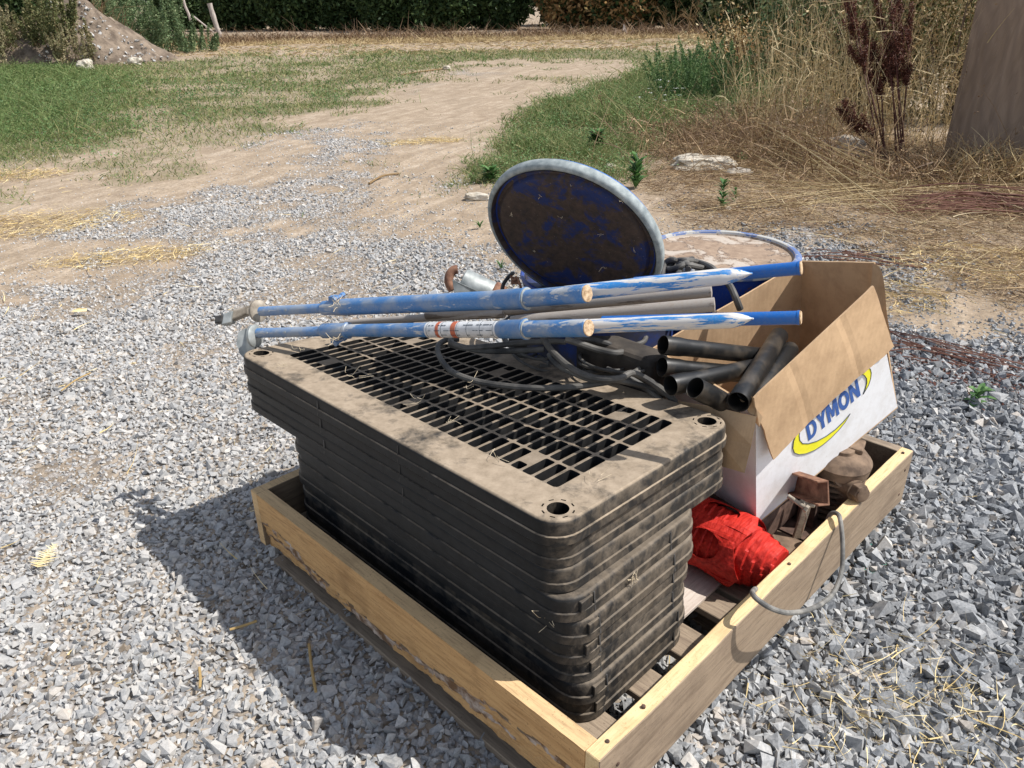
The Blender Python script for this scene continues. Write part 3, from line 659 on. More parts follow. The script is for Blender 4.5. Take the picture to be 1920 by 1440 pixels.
    for (b0, b1, m) in ((.030, .148, 'wood_old'), (.215, .282, 'wood_old'), (.342, .418, 'wood_old'), (.478, .540, 'wood_old'), (.552, .630, 'wood_old'), (.700, .775, 'wood_old'), (.835, .910, 'wood_old'), (.970, 1.04, 'wood_old'), (1.09, 1.168, 'wood_old')):
        m_ = MB(); dz = random.uniform(-.002, .002); m_.boxf(tr(.030, b0, zd - .016 + dz), AA * (LA - .062), BB * (b1 - b0), np.array([0, 0, .016])); m_.build("deck_board", MT[m], t, bevel=.0015, bseg=1)
    for a in (.036, .49, .945):
        m_ = MB(); m_.boxf(tr(a, .034, .043), AA * .038, BB * (LB - .07), np.array([0, 0, .0705])); m_.build("stringer", MT['wood_old'], t)
    for b in (.004, .52, 1.10):
        m_ = MB(); m_.boxf(tr(.03, b + .006, .024), AA * (LA - .06), BB * .085, np.array([0, 0, .018])); m_.build("bottom_board", MT['wood_old'], t, bevel=.001, bseg=1)
    # nail heads in the top edge and faces
    for (a, b, z) in ((.014, .035, ZT), (.014, .125, ZT), (.014, .60, ZT), (.014, 1.17, ZT)):
        m_ = MB(); m_.lathe(tr(a, b, z - .002), tr(a, b, z + .003), [(0, .0035), (.0042, .0035), (.005, .0022)], 10); m_.build("nail_head", MT['rust_dark'], t)
    for (b, z) in ((.045, .185), (.045, .125), (.60, .115), (1.165, .19), (1.165, .12)):
        m_ = MB(); m_.lathe(tr(.001, b, z), tr(-.003, b, z), [(0, .0035), (.0025, .0035), (.003, .002)], 10); m_.build("nail_head", MT['rust_dark'], t)
crate()

# ================================================================== PLASTIC RACKS
Fh = P(1046.3, 953.1, .530); Lh = P(490, 661.9, .5165); Rh = P(1325.6, 789.4, .519)
Bh = Lh + Rh - Fh + np.array([0, 0, -.033])
HLu, HWu = .9466, .4319   # local units between the post holes
def warp_top(u, v, w_, dz=0.0):    # u along length from front hole, v across, metres
    s = u / HLu; t = v / HWu
    p = Fh * (1 - s) * (1 - t) + Lh * s * (1 - t) + Rh * (1 - s) * t + Bh * s * t
    return p + np.array([0, 0, w_ + dz])
def rrect(x0, y0, x1, y1, r, n=4):
    o = []
    for cx, cy, a0 in ((x1 - r, y1 - r, 0), (x0 + r, y1 - r, 90), (x0 + r, y0 + r, 180), (x1 - r, y0 + r, 270)):
        for k in range(n + 1): a = math.radians(a0 + 90 * k / n); o.append((cx + r * math.cos(a), cy + r * math.sin(a)))
    return o
def circ(cx, cy, r, n=20): return [(cx + r * math.cos(2 * PI * k / n), cy + r * math.sin(2 * PI * k / n)) for k in range(n)]
def holed_plate(outer, holes, w0, w1, walls_outer=True):
    """flat plate with openings, top at w1, opening walls down to w0"""
    loops = [outer] + holes; tri = tessellate_polygon([[Vector((x, y, 0)) for x, y in lp] for lp in loops])
    flat = [p for lp in loops for p in lp]; V = [(x, y, w1) for x, y in flat]; F = [tuple(t) for t in tri]; n = len(V)
    # orient up
    FF = []
    for a, b, c in F:
        A, B, Cc = V[a], V[b], V[c]; FF.append((a, b, c) if (B[0] - A[0]) * (Cc[1] - A[1]) - (B[1] - A[1]) * (Cc[0] - A[0]) > 0 else (c, b, a))
    F = FF; V += [(x, y, w0) for x, y in flat]; b0 = 0
    for li, lp in enumerate(loops):
        m = len(lp)
        if li or walls_outer:
            for k in range(m):
                i, j = b0 + k, b0 + (k + 1) % m; F.append((i, j, j + n, i + n) if li else (j, i, i + n, j + n))
        b0 += m
    F += [tuple(q + n for q in reversed(f)) for f in FF]
    bm = bmesh.new(); vs = [bm.verts.new(p) for p in V]
    for f in F:
        try: bm.faces.new([vs[i] for i in f])
        except Exception: pass
    xs_ = [p[0] for p in outer]; ys_ = [p[1] for p in outer]
    for k in range(1, 14):
        x = min(xs_) + (max(xs_) - min(xs_)) * k / 14 + .0007; bmesh.ops.bisect_plane(bm, geom=bm.verts[:] + bm.edges[:] + bm.faces[:], plane_co=(x, 0, 0), plane_no=(1, 0, 0), dist=1e-6)
    for k in range(1, 6):
        y = min(ys_) + (max(ys_) - min(ys_)) * k / 6 + .0007; bmesh.ops.bisect_plane(bm, geom=bm.verts[:] + bm.edges[:] + bm.faces[:], plane_co=(0, y, 0), plane_no=(0, 1, 0), dist=1e-6)
    bm.verts.index_update(); V = [tuple(v.co) for v in bm.verts]; F = [tuple(v.index for v in f.verts) for f in bm.faces]; bm.free()
    return V, F
def side_shell(x0, y0, x1, y1, r, H, n=6, top=True):
    """outer skirt: rounded shoulder, wall, ledge, lip"""
    levels = [(0, .006), (-.0012, .0028), (-.004, .0008), (-.007, 0), (-.026, -.0004), (-.0264, -.0028), (-.0272, -.0036), (-.0417, -.0040), (-.0424, -.0034), (-.0427, -.0006), (-H, -.0002)]
    V = []; F = []; L = []
    for z, ins in levels:
        lp = rrect(x0 + ins, y0 + ins, x1 - ins, y1 - ins, max(r - ins, .004), n)
        # subdivide straight spans
        q = []
        for i in range(len(lp)):
            a = lp[i]; b = lp[(i + 1) % len(lp)]; q.append(a); d = math.hypot(b[0] - a[0], b[1] - a[1])
            m = 8 if d > .1 else 1
            for k in range(1, m): q.append((a[0] + (b[0] - a[0]) * k / m, a[1] + (b[1] - a[1]) * k / m))
        L.append(q)
    m = len(L[0])
    for (z, ins), q in zip(levels, L): V += [(x, y, z) for x, y in q]
    for i in range(len(levels) - 1):
        for k in range(m): F.append((i * m + k, (i + 1) * m + k, (i + 1) * m + (k + 1) % m, i * m + (k + 1) % m))
    return V, F, L[0]
PITCH_R = .0442
RACK_G = "stacked black plastic dunnage racks"
def upper_rack(k, label):
    dz = -k * PITCH_R; du = (.0, .004, -.003)[k]; dv = (0, .003, .001)[k]
    x0, y0, x1, y1 = -.040 + du, -.045 + dv, .987 + du, .472 + dv
    gx0, gy0, gx1, gy1 = .0425 + du, .0425 + dv, .8975 + du, .3835 + dv
    t = thing("dunnage_rack", label, "plastic rack", warp_top(.45, .2, -.045, dz), RACK_G)
    W = lambda V: [warp_top(x, y, z, dz) for x, y, z in V]
    Vs, Fs, top = side_shell(x0, y0, x1, y1, .050, PITCH_R if k < 2 else .047)
    holes = [rrect(gx0, gy0, gx1, gy1, .012, 4)]; cs = ((0, 0), (HLu, 0), (0, HWu), (HLu, HWu))
    for cx, cy in cs:
        holes.append(circ(cx + du, cy + dv, .0185, 24))
        for q in range(8):
            a = (q + .5) * PI / 4; c_, s_ = math.cos(a), math.sin(a); R1 = .0262
            holes.append([(cx + du + c_ * R1 * 1 - s_ * x_ + c_ * y_, cy + dv + s_ * R1 - -c_ * x_ + s_ * y_) for x_, y_ in ((-.0045, -.0014), (.0045, -.0014), (.0045, .0014), (-.0045, .0014))][::-1])
    V, F = holed_plate(top, holes, -.030, 0, False)
    m = MB(); m.add(W(Vs), Fs); m.add(W(V), F)
    for cx, cy in cs:   # post sockets
        Vc = []; Fc = []
        for z in (0, -.041):
            Vc += [(cx + du + .0185 * math.cos(2 * PI * q / 24), cy + dv + .0185 * math.sin(2 * PI * q / 24), z) for q in range(24)]
        for q in range(24): Fc.append((q, (q + 1) % 24, 24 + (q + 1) % 24, 24 + q))
        m.add(W(Vc), Fc)
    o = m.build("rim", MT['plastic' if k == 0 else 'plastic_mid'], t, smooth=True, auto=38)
    # grate
    nl, nc = 30, 5; px_ = (gx1 - gx0) / nl; py = (gy1 - gy0) / nc; hb = .0031; cells = []
    tabs = {(3, 0), (15, 0), (26, 0), (3, 4), (15, 4), (26, 4)} if True else set()
    for i in range(nl):
        for j in range(nc):
            ax0 = gx0 + px_ * i + (hb if i else .0008); ax1 = gx0 + px_ * (i + 1) - (hb if i < nl - 1 else .0008)
            ay0 = gy0 + py * j + (hb if j else .0008); ay1 = gy0 + py * (j + 1) - (hb if j < nc - 1 else .0008)
            if (i, j) in tabs:
                if j == 0: ay1 = ay0 + .024
                else: ay0 = ay1 - .024
            cells.append(rrect(ax0, ay0, ax1, ay1, .0042, 2)[::-1])
    V, F = holed_plate(rrect(gx0, gy0, gx1, gy1, .012, 4), cells, -.024 if k == 0 else -.020, 0 if k == 0 else -.0005, True)
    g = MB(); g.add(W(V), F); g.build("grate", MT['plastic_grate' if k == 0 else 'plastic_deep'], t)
    # vertical mould seam on the long face
    for xx, wd in ((.632 + du, .0035), (.36 + du, .0016)):
        s_ = MB(); zt = -.008
        s_.hexa([warp_top(x, y, z, dz) for x, y, z in ((xx, y0 - .0045, -.0405), (xx + wd, y0 - .0045, -.0405), (xx + wd, y0 + .001, -.0405), (xx, y0 + .001, -.0405), (xx, y0 - .0012, zt), (xx + wd, y0 - .0012, zt), (xx + wd, y0 + .001, zt), (xx, y0 + .001, zt))]); s_.build("mould_seam", MT['dark_rubber'], t)
    return t
upper_rack(0, "topmost black rack with an open grate top covered in tan dust")
upper_rack(1, "second black rack from the top of the stack, directly under the topmost")
upper_rack(2, "third black rack from the top, lowest of the three long upper ones")
def lower_rack(k):
    n = 6; f = k / (n - 1); ztop = .3975 - k * (.3975 - .130) / n; H = (.3975 - .130) / n
    a0 = .120 - .014 * f + (.004, -.003, .002, .003, -.004, 0)[k]; a1 = .930 + .045 * f; b0 = .066 + .022 * f + (0, .002, -.002, .003, 0, .001)[k]; b1 = .438 - .036 * f
    names = ["fourth black rack from the top, first of the shorter lower ones", "fifth black rack from the top in the stack", "sixth black rack from the top in the stack", "seventh black rack from the top in the stack", "second black rack from the bottom of the stack", "bottom black rack standing on the pallet deck boards"]
    t = thing("dunnage_rack", names[k], "plastic rack", tr((a0 + a1) / 2, (b0 + b1) / 2, ztop - H), RACK_G)
    def W(V): return [tr(a0 + x, b0 + y, ztop + z * H / .0442) for x, y, z in V]
    Lx, Ly = a1 - a0, b1 - b0
    Vs, Fs, top = side_shell(0, 0, Lx, Ly, .048, .0442)
    V, F = holed_plate(top, [rrect(.07, .06, Lx - .07, Ly - .06, .01, 3)], -.03, 0, False)
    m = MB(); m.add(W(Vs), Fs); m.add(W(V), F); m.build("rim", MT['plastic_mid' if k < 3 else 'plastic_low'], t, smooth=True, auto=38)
    cells = []; nl, nc = 22, 4; x0, y0, x1, y1 = .07, .06, Lx - .07, Ly - .06; px_ = (x1 - x0) / nl; py = (y1 - y0) / nc
    for i in range(nl):
        for j in range(nc): cells.append(rrect(x0 + px_ * i + .003, y0 + py * j + .003, x0 + px_ * (i + 1) - .003, y0 + py * (j + 1) - .003, .003, 1)[::-1])
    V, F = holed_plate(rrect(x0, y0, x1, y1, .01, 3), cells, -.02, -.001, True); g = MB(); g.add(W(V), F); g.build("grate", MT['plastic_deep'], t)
    # raised panel and slots on the short face
    for y in ((.062, .27) if k else (.062, .27)):
        s_ = MB(); yy = y + (.0, -.003, .002, -.006, .001, -.01)[k]
        for (dy, z0, z1, pr, wd) in ((0, -.0400, -.005, .0048, .0030),):
            s_.hexa([tr(a0 - pr if z < -.02 else a0 - .0008, b0 + q, ztop + z * H / .0442) for q, z in ((yy, z0), (yy + wd, z0), (yy + wd, z1), (yy, z1))] + [tr(a0 + .002, b0 + q, ztop + z * H / .0442) for q, z in ((yy, z0), (yy + wd, z0), (yy + wd, z1), (yy, z1))])
        s_.build("slot", MT['dark_rubber'], t)
    s_ = MB(); z0, z1 = (-.0265, -.0060); q0, q1 = (.030 + .003 * (k % 2), .058)
    s_.boxf(tr(a0 - .0030, b0 + q0, ztop + z0 * H / .0442), AA * .007, BB * (q1 - q0), np.array([0, 0, (z1 - z0) * H / .0442])); s_.build("side_panel", MT['plastic_mid'], t, bevel=.001, bseg=1)
for k in range(6): lower_rack(k)

# ================================================================== BLUE POLES
def seg(m, p0, p1, prof, n=24, mi=0, **k): m.lathe(p0, p1, prof, n, mi, **k)
def pole(name, label, thin, clampx, thick, col2, endp, t2, t3, shoe_fn, sticker=None):
    th = thing(name, label, "pole", D(*thin[0]), "blue tubular poles lying on the racks")
    def line(a, b): return D(*a[:3]), D(*b[:3])
    p0, p1 = line(thin[0], thin[1]); L = np.linalg.norm(p1 - p0)
    m = MB(); m.lathe(p0, p1, [(0, .0112), (L + .02, .0112)], 22); m.build("end_tube", MT['blue'], th, smooth=True)
    m = MB(); ax = nrm(p1 - p0)
    for s in (.035, .085): 
        m = MB(); q = p0 + ax * s; nn = nrm((CO - q) - ax * np.dot(CO - q, ax)); m.lathe(q + nn * .0108, q + nn * .013, [(0, .0022), (.0012, .0022)], 10)
        m.build("rivet", MT['zinc_light'], th)
    q0, q1 = line(clampx[0], clampx[1]); Lc = np.linalg.norm(q1 - q0); ax = nrm(q1 - q0)
    m = MB(); m.lathe(q0, q1, [(0, .0150), (.003, .0165), (Lc - .002, .0165), (Lc, .0185), (Lc + .006, .0185), (Lc + .008, .0160)], 24)
    sd = nrm(np.cross(ax, [0, 0, 1])); 
    m.boxf(q0 + ax * Lc * .35 + np.array([0, 0, .012 * clampx[2]]) - sd * .006, ax * .022, sd * .012, np.array([0, 0, .016 * clampx[2]]))
    m.lathe(q0 + ax * Lc * .7 + np.array([0, 0, .024 * clampx[2]]) - sd * .02, q0 + ax * Lc * .7 + np.array([0, 0, .024 * clampx[2]]) + sd * .02, [(0, .0055), (.01, .0055), (.011, .0035), (.03, .0035), (.031, .0055), (.04, .0055)], 6)
    m.build("clamp", MT['blue'], th, smooth=True)
    a, b = line(thick[0], thick[1]); L = np.linalg.norm(b - a); r0, r1 = thick[2]
    m = MB(); m.lathe(a, b, [(0, r0), (L * .5, (r0 + r1) / 2), (L, r1)], 28); m.build("sleeve", MT['blue'], th, smooth=True)
    if sticker:
        s0, s1 = line(*sticker); ax = nrm(b - a); t0 = np.dot(s0 - a, ax); t1 = np.dot(s1 - a, ax)
        rr = lambda t: r0 + (r1 - r0) * t / L + .0006
        m = MB(); m.lathe(a + ax * t0, b, [(0, rr(t0)), (t1 - t0, rr(t1))], 28); st = m.build("sticker", MT['label'], th, smooth=True)
        m = MB(); dd = (t1 - t0)
        for f, w_ in ((.16, .008), (.38, .012),): m.lathe(a + ax * (t0 + dd * f), b, [(0, rr(t0 + dd * f) + .0004), (w_, rr(t0 + dd * f) + .0004)], 28)
        m.build("sticker_band", MT['label_red'], st, smooth=True)
        m = MB()
        for f in (.03, .24, .46, .60, .78, .95): m.lathe(a + ax * (t0 + dd * f), b, [(0, rr(t0 + dd * f) + .0003), (.0007, rr(t0 + dd * f) + .0003)], 28)
        # rows of tiny print
        for f in np.arange(.06, .94, .045):
            for ang in (-35, 5, 38):
                if random.random() < .55:
                    q = a + ax * (t0 + dd * f); nn = nrm((CO - q) - ax * np.dot(CO - q, ax)); tt = np.cross(ax, nn); an = math.radians(ang); r_ = rr(t0 + dd * f) + .0005
                    c = q + (nn * math.cos(an) + tt * math.sin(an)) * (r_ - .0008); m.boxf(c, ax * random.uniform(.004, .009), (tt * math.cos(an) - nn * math.sin(an)) * .0010, (nn * math.cos(an) + tt * math.sin(an)) * .0010)
        m.build("sticker_print", MT['ink_dark'], st)
    a, b = line(col2[0], col2[1]); L = np.linalg.norm(b - a); r = col2[2]
    m = MB(); m.lathe(a, b, [(-.004, r - .002), (0, r), (L - .004, r + .0004), (L, r + .0022), (L + .003, r + .0022), (L + .004, r - .002)], 28); m.build("collar", MT['blue'], th, smooth=True)
    m = MB(); m.lathe(b + nrm(b - a) * .0035, b + nrm(b - a) * .1, [(0, r + .0012), (.0022, r + .0012), (.0030, r - .001)], 28); m.build("collar_ring", MT['zinc_light'], th, smooth=True)
    a, b = line(endp[0], endp[1]); L = np.linalg.norm(b - a); r = endp[2]
    m = MB(); m.lathe(a, b, [(0, r), (L - .001, r), (L, r - .0008)], 28, cap1=False); m.lathe(b - nrm(b - a) * .001, b + nrm(b - a) * .1, [(0, r - .0009), (.0012, r - .0009)], 28, cap0=False, cap1=False); m.build("end_sleeve", MT['blue'], th, smooth=True)
    def plug(b, ax, r, par):
        m = MB(); m.lathe(b - ax * .002, b + ax, [(0, r - .0012), (.0035, r - .0012), (.0042, r - .0022)], 26); pz = m.build("wood_plug", MT['endgrain'], par)
    plug(b, nrm(b - a), r, th)
    # scraped tube with pinched tip
    a, b, tip = D(*t2[0]), D(*t2[1]), D(*t2[2]); r = t2[3]; L = np.linalg.norm(b - a)
    pts = [a + (b - a) * f for f in np.linspace(0, 1, 6)]; rs = [r] * 6
    m = MB(); n = 20; V = []; F = []; ax = nrm(b - a); upv = nrm((CO - b) - ax * np.dot(CO - b, ax)); lat = np.cross(ax, upv)
    rings = [(p, r, r) for p in pts]
    for f in (.18, .38, .58, .78, .92, 1.0):
        c = b + (tip - b) * f; rings.append((c, r * max(.10, (1 - f ** 1.9)), r * max(.28, 1 - f ** 2.2 * .8)))
    for c, rl, ru in rings:
        for q in range(n): an = 2 * PI * q / n; V.append(c + lat * math.cos(an) * rl + upv * math.sin(an) * ru)
    for i in range(len(rings) - 1):
        for q in range(n): F.append((i * n + q, i * n + (q + 1) % n, (i + 1) * n + (q + 1) % n, (i + 1) * n + q))
    F.append(tuple(range(n - 1, -1, -1))); F.append(tuple((len(rings) - 1) * n + q for q in range(n))); m.add(V, F)
    m.build("pinched_tube", MT['blue_scraped'], th, smooth=True, auto=60)
    a, b = D(*t3[0]), D(*t3[1]); r = t3[2]; L = np.linalg.norm(b - a)
    m = MB(); m.lathe(a, b, [(0, r), (L - .004, r), (L - .0035, r + .0008), (L, r + .0008)], 26, cap1=False); m.build("inner_tube", MT['blue_clean'], th, smooth=True); plug(b, nrm(b - a), r + .001, th)
    shoe_fn(th)
def shoe_upper(th):
    c = D(484, 583, 1.86); ax = nrm(D(600, 578, 1.76) - c); m = MB()
    m.lathe(c - ax * .006, c + ax, [(0, .012), (0, .022), (.003, .0265), (.009, .0265), (.012, .022), (.013, .013)], 28); m.build("flange", MT['shoe'], th, smooth=True)
    m = MB(); p = [D(*q) for q in ((435, 606, 1.93), (480, 588, 1.93), (486, 572, 1.93), (438, 585, 1.93))]; n_ = nrm(np.cross(p[1] - p[0], p[3] - p[0])) * .034
    n_ = -n_ if np.dot(n_, fw) > 0 else n_
    m.hexa(p + [q + n_ for q in p]); m.build("shoe", MT['shoe'], th, bevel=.004)
    m = MB(); p = [D(*q) for q in ((424, 612, 1.925), (442, 607, 1.925), (446, 585, 1.925), (428, 590, 1.925))]; m.hexa(p + [q + n_ * 1.03 for q in p]); m.build("shoe_lip", MT['zinc_light'], th, bevel=.003)
    m = MB(); p = [D(*q) for q in ((411, 609, 1.92), (425, 606, 1.92), (427, 592, 1.92), (412, 594, 1.92))]; m.hexa(p + [q + n_ * .95 for q in p]); m.build("rubber_tip", MT['dark_rubber'], th, bevel=.003)
    m = MB(); q = D(463, 590, 1.885); m.hexa([q + v for v in (np.array([0, 0, 0]), CR * .018, CR * .018 + CU * .016, CU * .014)] + [q - fw * .006 + v for v in (np.array([0, 0, 0]), CR * .018, CR * .018 + CU * .016, CU * .014)]); m.build("shoe_boss", MT['shoe'], th, bevel=.002)
def shoe_lower(th):
    c = D(478, 630, 1.80); ax = nrm(D(600, 621, 1.74) - c); m = MB()
    m.lathe(c - ax * .008, c + ax, [(0, .012), (0, .022), (.004, .0262), (.010, .0262), (.013, .021), (.014, .013)], 28); m.build("flange", MT['zinc_light'], th, smooth=True)
    pts = [D(*q) for q in ((463, 618, 1.84), (452, 625, 1.84), (449, 645, 1.84), (455, 662, 1.84), (463, 672, 1.84), (478, 662, 1.82), (482, 640, 1.81), (476, 622, 1.82))]
    m = MB(); n = len(pts); off = CR * .0 - fw * .012; m.add(pts + [p + off for p in pts], [tuple(range(n)), tuple(range(2 * n - 1, n - 1, -1))] + [(i, (i + 1) % n, n + (i + 1) % n, n + i) for i in range(n)]); m.build("shoe", MT['zinc_light'], th, bevel=.003)
pole("blue_pole", "lower blue pole nearest the camera, with a white sticker on its sleeve",
     [(484, 624.5, 1.80), (607, 621, 1.73)], [(605, 620.5, 1.73), (650, 619.5, 1.70), -1], [(636, 620, 1.71), (941, 617.5, 1.44), (.0135, .0155)],
     [(940, 617.5, 1.44), (985, 617, 1.40), .0172], [(984, 617, 1.40), (1103, 615, 1.30), .0152],
     [(1060, 613.5, 1.345), (1368, 601, 1.22), (1413, 597, 1.21), .0122], [(1130, 604, 1.345), (1500, 595.5, 1.20), .0106], shoe_lower,
     sticker=[(805, 618.6, 1.55), (939, 617.5, 1.44)])
pole("blue_pole", "upper blue pole lying behind the lower one, with a dusty tan shoe",
     [(489, 584, 1.84), (607, 578, 1.76)], [(606, 578, 1.76), (650, 575.5, 1.73), 1], [(630, 576.5, 1.745), (936, 562.5, 1.47), (.0182, .0182)],
     [(934, 562.5, 1.47), (985, 560, 1.43), .0192], [(984, 560, 1.43), (1100, 550.5, 1.335), .0160],
     [(1060, 551, 1.39), (1352, 519, 1.29), (1411, 512.5, 1.28), .0140], [(1190, 531, 1.42), (1501, 502.5, 1.28), .0112], shoe_upper)
def grey_tube(label, pts, r):
    m = MB(); q = spline([D(*p) for p in pts], 4); n = len(q); m.tube(q, [r[0] + (r[1] - r[0]) * i / (n - 1) for i in range(n)], 20)
    o = m.build("grey_tube", MT['zinc'], None, loc=D(*pts[0]), smooth=True); tag(o, label, "tube", "dirty grey tubes between the blue poles"); return o
grey_tube("upper dirty grey tube lying between the two blue poles", [(1334, 546, 1.46), (1150, 563, 1.53), (960, 580, 1.62), (800, 590, 1.70)], (.0118, .0110))
grey_tube("lower dirty grey tube with a rusty patch, between the two blue poles", [(1340, 571, 1.41), (1190, 584, 1.46), (1000, 600, 1.55), (960, 604, 1.57)], (.0130, .0125))
grey_tube("thin brown rod running left under the upper blue pole", [(945, 588, 1.62), (830, 594, 1.69), (735, 600, 1.75), (640, 607, 1.82)], (.0095, .0075))
# small pale block showing behind the upper pole
m = MB(); p = [D(*q) for q in ((803, 556, 1.80), (823, 553, 1.80), (818, 540, 1.80), (803, 549, 1.80))]; m.hexa(p + [q + fw * .02 for q in p]); m.build("clamp_block", MT['label'], None, bevel=.002)
tag(bpy.context.scene.collection.objects[-1], "small pale square clamp block peeking over the upper blue pole", "clamp block")

# ================================================================== DRUMS
def drum(label, c, r, ztop, zbot, lid, paint='drumblue'):
    t = thing("steel_drum", label, "drum", (c[0], c[1], zbot), "blue steel drums standing in the crate")
    H = ztop - zbot; b = np.array([c[0], c[1], zbot]); up = np.array([0, 0, 1.])
    prof = [(0, r - .004), (.008, r), (.02, r)]
    for z in (.33, .66): prof += [(H * z - .015, r - .003), (H * z, r + .004), (H * z + .015, r - .003)]
    prof += [(H - .02, r - .003), (H - .012, r)]
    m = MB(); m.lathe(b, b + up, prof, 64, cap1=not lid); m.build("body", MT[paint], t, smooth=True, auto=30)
    if lid:
        m = MB(); m.lathe(b + up * (H - .014), b + up * 9, [(0, r + .004), (.012, r + .006), (.016, r + .001), (.015, r - .008), (.006, r - .012), (.004, r - .030), (.0055, r - .045), (.005, .02), (.005, .0005)], 72, cap0=False); m.build("lid", MT['lid_flat'], t, smooth=True, auto=30)
        m = MB(); m.lathe(b + up * (H - .016), b + up * 9, [(0, r + .006), (.004, r + .0085), (.013, r + .0080), (.0180, r + .0025), (.0185, r - .004), (.0165, r - .0085), (.006, r - .0125)], 72, cap0=False, cap1=False); m.build("clamp_ring", MT['ringblue'], t, smooth=True, auto=40)
    else:
        m = MB(); m.tube([b + up * H + np.array([math.cos(a), math.sin(a), 0]) * r for a in np.linspace(0, 2 * PI, 65)], .005, 8, caps=False); m.build("curled_rim", MT['drumblue'], t, smooth=True)
        m = MB(); m.lathe(b + up * .02, b + up * 9, [(0, r - .008), (H - .03, r - .008)], 48, cap1=False); m.build("inner_wall", MT['rust_dark'], t, smooth=True)
    return t
c1 = P(1352, 470, .665)
drum("blue steel drum closed with a flat lid of peeling brown paint", c1[:2], .180, .665, .131, True)
c2 = np.array([.205, 1.72])
drum("open blue steel drum under the raised round lid", c2, .178, .655, .131, False, 'drumshaded')
def raised_lid():
    c = D(1071, 452, 1.60); N = nrm([-.433, -.758, -.490]); r = .1895
    # in-plane frame
    u = nrm(np.cross(N, [0, 0, 1])); t = thing("raised_lid", "round drum lid tipped up on edge with a grey ring and rusty blue inside face", "drum lid", c - np.array([0, 0, .15]))
    m = MB(); m.lathe(c - N * .004, c + N, [(0, .0005), (0, .03), (.0008, r - .055), (.003, r - .045), (.003, r - .030), (-.006, r - .024), (-.008, r - .014), (.006, r - .0095)], 80, cap1=False); m.build("inner_face", MT['lid_in'], t, smooth=True, auto=40)
    m = MB(); m.lathe(c - N * .012, c + N, [(0, .0005), (.001, .10), (-.001, r - .03), (.002, r - .006)], 80, cap0=False, cap1=False); m.build("outer_face", MT['drumblue'], t, smooth=True, auto=40)
    m = MB(); m.lathe(c - N * .020, c + N, [(0, r - .004), (0, r + .0015), (.005, r + .0025), (.015, r + .0020), (.0195, r - .0005), (.0212, r - .0045), (.0205, r - .0085), (.018, r - .0105), (.010, r - .0108)], 90, cap0=False, cap1=False); m.build("ring", MT['ring'], t, smooth=True, auto=50)
    m = MB(); m.lathe(c - N * .030, c + N, [(0, r - .010), (.001, r - .006), (.0105, r - .003), (.011, r - .009)], 90, cap0=False, cap1=False); m.build("rim_edge", MT['blue_clean'], t, smooth=True, auto=50)
raised_lid()
# ================================================================== CARDBOARD BOX
BX = 1.09
def DB(u, v, d): return D(u, v, d * BX)
N0, R0, W0, F0 = DB(1418, 985, 1.521), DB(1683, 765, 1.653), DB(1252, 866, 1.695), DB(1497, 683, 1.80)
N1, R1, W1, F1 = DB(1417, 768, 1.345), DB(1637, 537, 1.475), DB(1223, 652, 1.509), DB(1505, 488, 1.641)
_fn = nrm(np.cross(R0 - N0, N1 - N0)); R1 = onplane(1637, 537, N0, _fn); R1h = DB(1641, 491, 1.455)
def wallp(name, par, q, thick, outm=1, ni=10, nj=6, wob=.0015, inward=None):
    """thin corrugated panel; q = bottom-left, bottom-right, top-right, top-left; material 0 brown (inside+edges) outm outside"""
    q = [np.asarray(p, float) for p in q]; nrm_ = nrm(np.cross(q[1] - q[0], q[3] - q[0]))
    cen = (N0 + R0 + W0 + F0 + N1 + R1 + W1 + F1) / 8
    inn = nrm_ if np.dot(cen - q[0], nrm_) > 0 else -nrm_
    if inward is not None: inn = inward
    V = []; F = []; mi = []
    for side in (0, 1):
        for j in range(nj + 1):
            for i in range(ni + 1):
                s, t = i / ni, j / nj; p = q[0] * (1 - s) * (1 - t) + q[1] * s * (1 - t) + q[2] * s * t + q[3] * (1 - s) * t
                wv = (fbm(np.array([s * 3 + q[0][0] * 9]), np.array([t * 3 + q[0][1] * 9]))[0] - .5) * wob * 2 * math.sin(PI * min(s * 1.0 + .0, 1)) * (1 if 0 < s < 1 else 0)
                V.append(p + inn * (thick * side + wv))
    n = (ni + 1) * (nj + 1); ix = lambda i, j, s=0: s * n + j * (ni + 1) + i
    for j in range(nj):
        for i in range(ni):
            F.append((ix(i, j), ix(i + 1, j), ix(i + 1, j + 1), ix(i, j + 1))); mi.append(outm)
            F.append((ix(i, j, 1), ix(i, j + 1, 1), ix(i + 1, j + 1, 1), ix(i + 1, j, 1))); mi.append(0)
    for i in range(ni): F += [(ix(i, 0), ix(i, 0, 1), ix(i + 1, 0, 1), ix(i + 1, 0)), (ix(i, nj), ix(i + 1, nj), ix(i + 1, nj, 1), ix(i, nj, 1))]; mi += [0, 0]
    for j in range(nj): F += [(ix(0, j), ix(0, j + 1), ix(0, j + 1, 1), ix(0, j, 1)), (ix(ni, j), ix(ni, j, 1), ix(ni, j + 1, 1), ix(ni, j + 1))]; mi += [0, 0]
    return obj(name, V, F, [MT['card'], MT['card_white']], par, midx=mi), inn
